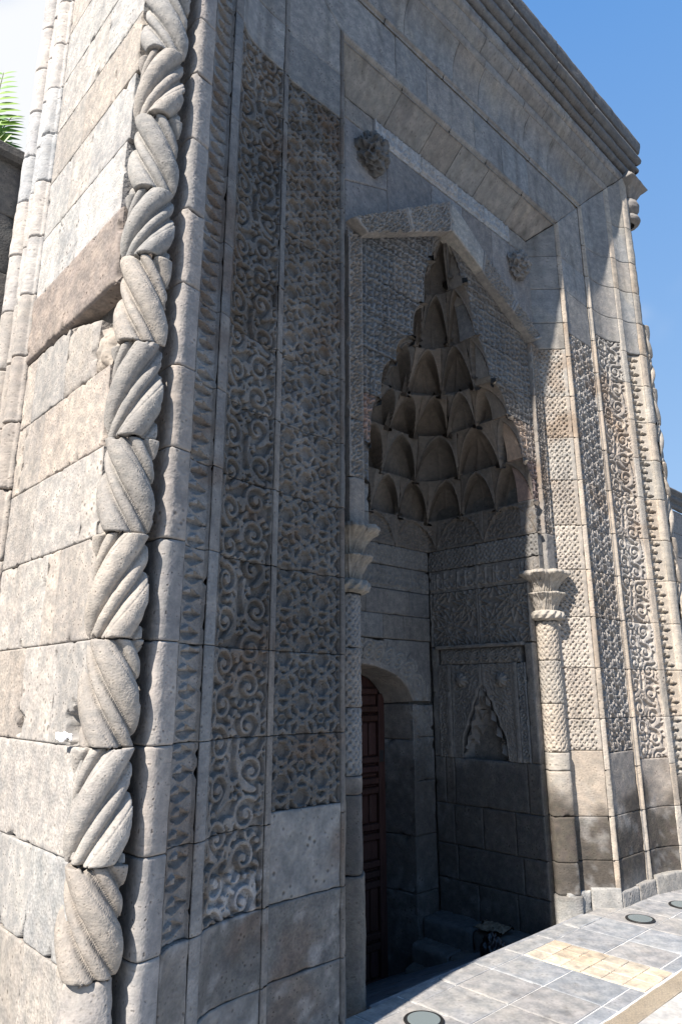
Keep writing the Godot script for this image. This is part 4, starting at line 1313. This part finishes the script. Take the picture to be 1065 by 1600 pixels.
	for s in [-1.0, 1.0]:
		for e in [[0.80, 1.06, -0.22, -0.40, -1.42], [0.62, 0.815, -0.38, -0.62, -1.40], [0.50, 0.64, -0.52, -0.9, -1.38]]:
			for h in 2:
				var z0 := lerpf(e[3], e[4], 0.5 * h)
				var z1 := lerpf(e[3], e[4], 0.5 * h + 0.5)
				var prof := [Vector2(e[0], e[2] - 0.22), Vector2(e[0], e[2] - 0.02), Vector2(e[0] + 0.02, e[2]), Vector2(e[1], e[2] + 0.01)]
				var us := lines(0, plen(prof), 0.03)
				var vs := lines(-z0 + 0.002, -z1 - 0.002, 0.03)
				stone(p, "stone", grid_prof([Vector3.ZERO, Vector3(s, 0, 0), Vector3(0, 1, 0), Vector3(0, 0, -1)], prof, us, vs), us, vs, {"n": Vector3(-s, 1, 0), "tone": tone_of(Color(0.12, 0.12, 0.118)), "rough": 0.008, "r": 0.02, "chip": 0.08, "depth": 0.0})

func arch_y(x: float) -> float:
	return 1.50 + 0.345 * sqrt(maxf(0.0, 1.0 - pow(absf(x) / 0.76, 2.3)))

func build_door():
	var p := part("door")
	var z := -1.755
	var wood := Color(0.078, 0.042, 0.038)
	for s in [-1.0, 1.0]:
		# backing board cut to the arch, stiles, rails and raised panels
		var us := lines(0, 1, 0.1, false)
		var vs := lines(0, 1, 0.05, false)
		var f := func(u, v):
			var x: float = s * lerpf(0.004, 0.715, u)
			return Vector3(x, lerpf(-0.78, arch_y(x * 1.03) - 0.02, v), z - 0.02)
		stone(p, "board", grid_call(f, us, vs), us, vs, {"n": Vector3(0, 0, 1), "tone": wood * 0.9, "mat": M.wood, "r": 0.0, "rough": 0.0, "depth": 0.03})
		for e in [[0.012, 0.085], [0.33, 0.40], [0.63, 0.71]]:
			var top := arch_y(e[1]) - 0.03
			box(p, "stile", Vector3(s * (e[0] + e[1]) * 0.5, (top - 0.77) * 0.5, z), Vector3(e[1] - e[0], top + 0.77, 0.045), M.wood, 0.005, tone_of(wood))
		var ry := [-0.77, -0.50, -0.42, -0.02, 0.06, 0.14, 0.36, 0.44, 0.74, 0.82, 0.92, 1.00, 1.36, 1.44, 1.60]
		for i in ry.size():
			for e in [[0.087, 0.328], [0.402, 0.628]]:
				var mx: float = (e[0] + e[1]) * 0.5
				if ry[i] + 0.05 > arch_y(e[1]): continue
				box(p, "rail", Vector3(s * mx, ry[i] + 0.022, z - 0.002), Vector3(e[1] - e[0], 0.05, 0.043), M.wood, 0.006, tone_of(wood))
				if i == ry.size() - 1: continue
				var h: float = ry[i + 1] - ry[i] - 0.05
				if h < 0.02 or ry[i + 1] > arch_y(e[1]): continue
				var n := 2 if h > 0.2 else 1
				for k in n:
					var w: float = (e[1] - e[0]) / n
					box(p, "panel", Vector3(s * (e[0] + w * (k + 0.5)), ry[i] + 0.047 + h * 0.5, z - 0.012), Vector3(w - 0.022, h - 0.018, 0.036), M.wood, 0.012, tone_of(wood * 1.1))
	box(p, "bolt_plate", Vector3(0.66, 1.05, z + 0.026), Vector3(0.05, 0.10, 0.012), M.iron, 0.003)
	var tor := TorusMesh.new(); tor.inner_radius = 0.035; tor.outer_radius = 0.045; tor.rings = 24; tor.ring_segments = 8
	var o := put(p, "ring_handle", tor, M.iron); o.position = Vector3(0.37, 0.40, z + 0.03); o.rotation.x = PI / 2

# ------------------------------------------------------------------ ground
func ramp(z: float) -> float: return -0.06 - 0.42 * maxf(0.0, -0.14 - z)

func sheet(par: Node, called: String, quads: Array, m: Material, tone: Color) -> MeshInstance3D:
	var st := SurfaceTool.new()
	st.begin(Mesh.PRIMITIVE_TRIANGLES)
	for q in quads:
		for k in [0, 1, 2, 0, 2, 3]:
			st.set_color(tone); st.set_normal(Vector3.UP); st.add_vertex(q[k])
	return put(par, called, st.commit(), m)

func build_ground():
	var y := -0.012
	var r := func(x0, x1, z0, z1): return [Vector3(x0, y, z0), Vector3(x1, y, z0), Vector3(x1, y, z1), Vector3(x0, y, z1)]
	var g := sheet(self, "ground", [r.call(-300, 300, -0.10, 300), r.call(-300, -2.95, -300, -0.10), r.call(2.95, 300, -300, -0.10), r.call(-2.95, 2.95, -300, -1.95)], M.concrete, Color(0.20, 0.198, 0.195))
	g.set_meta("kind", "structure")
	var pv := Node3D.new(); pv.name = "pavement"; add_child(pv); pv.set_meta("kind", "structure")
	# pale grout under the slabs
	sheet(pv, "grout", [[Vector3(-3.6, -0.006, -0.10), Vector3(9.0, -0.006, -0.10), Vector3(9.0, -0.006, 0.835), Vector3(-3.6, -0.006, 0.835)]], M.concrete, Color(0.72, 0.71, 0.70))
	var xs := [-3.4, -3.05, -2.70, -2.35, -2.0, -1.65, -1.30, -0.965, -0.62, -0.275, 0.065]
	var xs2 := [0.455, 0.80, 1.15, 1.50, 1.85, 2.20, 2.55, 2.90, 3.25, 3.60, 3.95, 4.3, 4.65, 5.0, 5.35, 5.7, 6.05, 6.4, 6.75, 7.1, 7.45, 7.8, 8.15, 8.5]
	for lst in [xs, xs2]:
		for i in lst.size() - 1:
			for e in [[-0.095, 0.032], [0.04, 0.375], [0.385, 0.725], [0.735, 0.815]]:
				var z0: float = e[0]
				var z1: float = e[1]
				slab(pv, "slab", lst[i] + 0.005, lst[i + 1] - 0.005, z0, z1, 0.0, tone_of(Color(0.335, 0.338, 0.345), 0.07), 0.004)
	for i in 3:
		for j in 6:
			slab(pv, "cream_tile", 0.072 + i * 0.127, 0.072 + i * 0.127 + 0.121, 0.042 + j * 0.129, 0.042 + j * 0.129 + 0.123, 0.002, tone_of(Color(0.62, 0.52, 0.40), 0.14), 0.004)
	slab(pv, "slab", 0.072, 0.45, -0.095, 0.032, 0.0, Color(0.33, 0.34, 0.355), 0.004)
	# strip of washed gravel at the edge, then plain concrete
	var us := lines(-3.5, 9.0, 0.06, false)
	var vs := lines(0.83, 0.945, 0.03)
	var gs := stone(pv, "gravel_strip", grid_call(func(u, v): return Vector3(u, 0.0, v), us, vs), us, vs, {"n": Vector3.UP, "tone": Color(0.44, 0.37, 0.28), "r": 0.006, "rough": 0.004, "depth": 0.01, "mat": M.gravel, "chip": 0.0})
	gs.set_meta("kind", "stuff")
	us = lines(-8.0, 12.0, 0.25, false)
	vs = lines(0.95, 3.6, 0.25, false)
	stone(pv, "concrete_apron", grid_call(func(u, v): return Vector3(u, -0.002, v), us, vs), us, vs, {"n": Vector3.UP, "tone": Color(0.52, 0.505, 0.48), "r": 0.0, "rough": 0.002, "depth": 0.0, "mat": M.concrete})
	# sloping slabs that lead down to the door
	for i in 7:
		for j in 4:
			var x0 := -1.05 + i * 0.30
			var z0 := -0.14 - j * 0.42
			var um := lines(0, 0.293, 0.05)
			var vm := lines(0, 0.412, 0.05)
			var a := Vector3(x0, ramp(z0), z0)
			var b := Vector3(x0 + 0.293, ramp(z0), z0)
			var c := Vector3(x0 + 0.293, ramp(z0 - 0.412), z0 - 0.412)
			var d := Vector3(x0, ramp(z0 - 0.412), z0 - 0.412)
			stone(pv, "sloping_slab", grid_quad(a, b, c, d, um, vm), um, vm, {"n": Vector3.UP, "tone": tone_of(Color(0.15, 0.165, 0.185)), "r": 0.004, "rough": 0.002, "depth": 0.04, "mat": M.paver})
	box(pv, "threshold_slab", Vector3(0, -0.065, -0.118), Vector3(2.3, 0.11, 0.042), M.paver, 0.004, Color(0.33, 0.34, 0.355))

func slab(par: Node, called: String, x0: float, x1: float, z0: float, z1: float, y: float, tone: Color, r: float):
	var us := lines(x0, x1, 0.035)
	var vs := lines(z0, z1, 0.035)
	var lift := rng.randf_range(-0.0015, 0.0015)
	var g := grid_quad(Vector3(x0, y + lift, z0), Vector3(x1, y + lift, z0), Vector3(x1, y + lift, z1), Vector3(x0, y + lift, z1), us, vs)
	stone(par, called, g, us, vs, {"n": Vector3.UP, "tone": tone, "r": r, "rough": 0.0006, "depth": 0.02, "mat": M.paver, "chip": 0.012, "stain": 6})

# ------------------------------------------------------------------ walls beside the portal
func build_court_walls():
	for s in [-1.0, 1.0]:
		var w := Node3D.new(); w.name = numbered(self, "courtyard_wall"); add_child(w)
		tag(w, "dark stone courtyard wall under the green leaves left of the portal" if s < 0 else "grey stone courtyard wall with a moulded top right of the portal", "wall")
		var fr := [Vector3(0, 0, -1.93), Vector3(s, 0, 0), Vector3(0, 0, 1), Vector3(0, 1, 0)]
		var tone := Color(0.16, 0.155, 0.15) if s < 0 else Color(0.33, 0.31, 0.29)
		var y := -0.1
		var i := 0
		var end := 7.5 if s < 0 else 15.0
		var top := 5.42 if s < 0 else 4.95
		while y < top - 0.1:
			var y1 := minf(y + 0.46, top)
			var cuts := []
			var c := 3.3 + 0.25 * (i % 2)
			while c < end: cuts.append(c); c += rng.randf_range(0.6, 0.95) * (1.0 if s < 0 else 1.4)
			wall_stones(w, fr, 2.9, end, y, y1, cuts, {"n": Vector3(0, 0, 1), "tone": tone, "rough": 0.008, "r": 0.014, "depth": 0.12, "chip": 0.06}, 0.12)
			y = y1; i += 1
		box(w, "wall_core", Vector3(s * (2.95 + end) * 0.5, top * 0.5 - 0.05, -2.22), Vector3(end - 2.95, top, 0.46), M.stone, 0.01, tone)
		if s > 0:
			var pr := [Vector2(4.95, 0.0), Vector2(4.97, 0.07), Vector2(5.03, 0.08), Vector2(5.05, 0.05), Vector2(5.09, 0.12), Vector2(5.14, 0.13), Vector2(5.17, 0.10), Vector2(5.24, 0.18), Vector2(5.28, 0.17), Vector2(5.29, -0.4)]
			for k in 9:
				var a := 2.95 + k * 1.33
				var us := lines(0, plen(pr), 0.03, false)
				var vs := lines(a + 0.003, a + 1.327, 0.15)
				stone(w, "coping_stone", grid_prof([Vector3(0, 0, -1.93), Vector3(0, 1, 0), Vector3(0, 0, 1), Vector3(1, 0, 0)], pr, us, vs), us, vs, {"n": Vector3(0, 0, 1), "tone": tone_of(Color(0.22, 0.215, 0.21)), "rough": 0.006, "r": 0.01, "depth": 0.0})
		else:
			for k in 8:
				box(w, "coping_stone", Vector3(-3.2 - k * 0.57, 5.46 + rng.randf_range(-0.02, 0.02), -2.16), Vector3(0.56, 0.12, 0.62), M.stone, 0.03, tone_of(Color(0.12, 0.115, 0.11)))

# ------------------------------------------------------------------ small things
func leaflet_mesh() -> Mesh:
	var st := SurfaceTool.new()
	st.begin(Mesh.PRIMITIVE_TRIANGLES)
	var n := 7
	for sd in [-1.0, 1.0]:
		for i in n:
			var q := []
			for k in 2:
				var t := float(i + k) / n
				var w := 0.17 * pow(sin(PI * pow(t, 0.7)), 0.9) + 0.004
				var y := -0.16 * t * t
				q.append([Vector3(t, y, 0), Vector3(t, y + 0.05 * w / 0.17 * 0.6, sd * w)])
			var tri := [q[0][0], q[0][1], q[1][1], q[0][0], q[1][1], q[1][0]]
			if sd > 0: tri = [q[0][0], q[1][1], q[0][1], q[0][0], q[1][0], q[1][1]]
			for v in tri: st.add_vertex(v)
	st.index()
	st.generate_normals()
	return st.commit()

func tube(pts: Array, r0: float, r1: float) -> Mesh:
	var st := SurfaceTool.new()
	st.begin(Mesh.PRIMITIVE_TRIANGLES)
	var n := 7
	var rings := []
	for i in pts.size():
		var d: Vector3 = (pts[mini(i + 1, pts.size() - 1)] - pts[maxi(i - 1, 0)]).normalized()
		var a := d.cross(Vector3(0.3, 0.1, 0.9)).normalized()
		var b := d.cross(a)
		var r := lerpf(r0, r1, float(i) / (pts.size() - 1))
		var ring := []
		for k in n: ring.append(pts[i] + (a * cos(TAU * k / n) + b * sin(TAU * k / n)) * r)
		rings.append(ring)
	for i in pts.size() - 1:
		for k in n:
			var k2 := (k + 1) % n
			for v in [rings[i][k], rings[i][k2], rings[i + 1][k2], rings[i][k], rings[i + 1][k2], rings[i + 1][k]]: st.add_vertex(v)
	st.index(); st.generate_normals()
	return st.commit()

func build_tree(called: String, label: String, base: Vector3, fronds: Array):
	var t := Node3D.new(); t.name = called; add_child(t); t.position = base
	tag(t, label, "tree")
	var lm := leaflet_mesh()
	put(t, "trunk", tube([Vector3.ZERO, Vector3(0.04, 1.6, 0.03), Vector3(0, 3.2, 0), Vector3(0.05, 4.6, 0.05)], 0.09, 0.05), M.stem)
	for f in fronds:
		var a: Vector3 = f[0] - base
		var b: Vector3 = f[1] - base
		var fr := Node3D.new(); fr.name = numbered(t, "frond"); t.add_child(fr, true)
		var pts := [Vector3(0.05, 4.6, 0.05) if f[2] else a]
		var side: Vector3 = f[3]
		for i in 7: pts.append(a.lerp(b, i / 6.0) + side.cross(b - a).normalized() * 0.06 * sin(PI * i / 6.0))
		put(fr, "leaf_stalk", tube(pts, 0.010, 0.003), M.stem)
		var n := 15
		for i in n:
			var q := (i + 0.6) / n
			var c := a.lerp(b, q) + side.cross(b - a).normalized() * 0.06 * sin(PI * q)
			for sd in [-1.0, 1.0]:
				var o := put(fr, "leaflet", lm, M.leaf if rng.randf() < 0.6 else M.leaf_pale)
				var dir: Vector3 = (side * sd + (b - a).normalized() * (0.25 + 0.5 * q) + Vector3(0, -0.25, 0)).normalized()
				var up := (side.cross(b - a)).normalized() * 1.0 + Vector3(rng.randf_range(-0.2, 0.2), 0.5, rng.randf_range(-0.2, 0.2))
				var zz := dir.cross(up).normalized()
				var L := 0.23 * (1.0 - 0.55 * q * q) * rng.randf_range(0.9, 1.1)
				o.transform = Transform3D(Basis(dir * L, zz.cross(dir) * L, zz * L), c)

func build_small_things():
	var right := Vector3(0.7266, 0, 0.687)
	build_tree("leafy_tree", "bright green tree with long feathered leaves over the left courtyard wall", Vector3(-3.35, 0, -3.1), [
		[Vector3(-2.99, 5.80, -2.55), Vector3(-3.03, 6.72, -2.55), true, right],
		[Vector3(-3.12, 5.75, -2.6), Vector3(-3.38, 6.5, -2.75), true, Vector3(0.5, 0.3, 0.6).normalized()],
		[Vector3(-3.00, 5.62, -2.45), Vector3(-3.22, 6.12, -2.35), true, Vector3(0.5, 0.5, 0.5).normalized()],
		[Vector3(-2.98, 5.52, -2.5), Vector3(-2.86, 5.86, -2.42), true, Vector3(0.5, -0.5, 0.6).normalized()],
		[Vector3(-3.04, 5.50, -2.45), Vector3(-3.06, 5.95, -2.38), true, Vector3(0.9, 0.1, 0.3).normalized()],
		[Vector3(-3.02, 5.70, -2.6), Vector3(-2.90, 6.40, -2.62), true, right],
		[Vector3(-3.10, 5.60, -2.5), Vector3(-3.14, 6.25, -2.42), true, Vector3(0.8, 0.2, 0.4).normalized()],
		[Vector3(-2.98, 5.55, -2.7), Vector3(-2.80, 5.98, -2.75), true, Vector3(0.7, -0.2, 0.6).normalized()],
		[Vector3(-3.08, 5.72, -2.65), Vector3(-2.82, 6.15, -2.75), true, Vector3(0.6, -0.4, 0.5).normalized()],
		[Vector3(-3.2, 5.65, -2.5), Vector3(-3.55, 6.05, -2.35), true, Vector3(0.4, 0.5, 0.6).normalized()],
		[Vector3(-3.05, 5.62, -2.75), Vector3(-2.75, 5.75, -2.85), true, Vector3(0.2, 0.7, 0.6).normalized()],
		[Vector3(-3.15, 5.55, -2.7), Vector3(-3.5, 5.75, -2.9), true, Vector3(0.3, 0.7, 0.5).normalized()]])
	build_tree("bushy_tree", "small green treetop just showing over the right courtyard wall", Vector3(9.6, 0, -3.2), [
		[Vector3(9.4, 5.2, -3.0), Vector3(9.2, 5.75, -2.9), true, right],
		[Vector3(9.6, 5.2, -3.0), Vector3(9.8, 5.7, -2.9), true, right],
		[Vector3(9.6, 5.2, -3.1), Vector3(9.5, 5.9, -3.1), true, right]])
	# lights let into the pavement
	var k := 0
	for c in [Vector3(1.29, 0.006, 0.25), Vector3(1.87, 0.006, 0.33), Vector3(-1.10, 0.006, 0.20)]:
		var o := Node3D.new(); o.name = numbered(self, "ground_light"); add_child(o); o.position = c
		tag(o, ["round ground light let into the slabs before the right pier", "round ground light at the right edge, farthest along the wall", "round ground light in the slabs nearest the camera"][k], "ground light", "round lights let into the pavement")
		var rim := TorusMesh.new(); rim.inner_radius = 0.082; rim.outer_radius = 0.104; rim.rings = 40; rim.ring_segments = 8
		var a := put(o, "rim", rim, M.iron); a.scale.y = 0.5
		var gl := CylinderMesh.new(); gl.top_radius = 0.083; gl.bottom_radius = 0.085; gl.height = 0.012; gl.radial_segments = 40
		put(o, "glass", gl, M.glass)
		k += 1
	# refuse left on the ledge in the niche
	var at := Vector3(0.50, 0.10, -0.50)
	var f := func(u, v):
		var d := Vector3(cos(u) * sin(v), cos(v), sin(u) * sin(v))
		var q := 1.0 + 0.35 * na.get_noise_3d(d.x * 2.2, d.y * 2.2, d.z * 2.2 + 3.0) + 0.15 * absf(nb.get_noise_3d(d.x * 6.0, d.y * 6.0, d.z * 6.0))
		return at + Vector3(d.x * 0.085 * q, -0.335 + d.y * 0.13 * q, d.z * 0.085 * q)
	var us := lines(0, TAU, TAU / 48.0, false)
	var vs := lines(0.02, PI - 0.02, PI / 30.0, false)
	var o := stone(self, "rubbish_bag", grid_call(f, us, vs), us, vs, {"n": Vector3(0, 1, 0), "tone": Color(1, 1, 1), "r": 0.0, "rough": 0.004, "depth": 0.0, "mat": M.bag})
	tag(o, "crumpled black bag of rubbish on the stone ledge in the niche", "bag")
	var at2 := Vector3(0.86, -0.185, -0.74)
	var f2 := func(u, v): return at2 + Vector3(u, 0.028 * na.get_noise_2d(u * 9.0, v * 9.0) + 0.02, v)
	us = lines(-0.09, 0.10, 0.008, false)
	vs = lines(-0.13, 0.12, 0.008, false)
	o = stone(self, "old_rag", grid_call(f2, us, vs), us, vs, {"n": Vector3.UP, "tone": Color(0.19, 0.15, 0.11), "r": 0.02, "rough": 0.006, "depth": 0.01, "mat": M.rag, "chip": 0.2})
	tag(o, "brown rag lying flat on the ledge behind the black bag", "rag")
	# a scrap of paper pushed into the broken joint of the side wall
	var at3 := Vector3(-2.985, 1.418, 0.03)
	var f3 := func(u, v): return at3 + Vector3(-0.02 + 0.02 * sin(v * 60.0), 0.02 + 0.02 * na.get_noise_2d(u * 30.0, v * 30.0) + u * 0.5, v)
	us = lines(-0.02, 0.02, 0.004, false)
	vs = lines(-0.035, 0.03, 0.005, false)
	o = stone(self, "paper_scrap", grid_call(f3, us, vs), us, vs, {"n": Vector3(-0.5, 1, 0), "tone": Color(1, 1, 1), "r": 0.0, "rough": 0.003, "depth": 0.002, "mat": M.paper})
	tag(o, "crumpled white paper scrap on the broken ledge beside the twisted column", "paper")
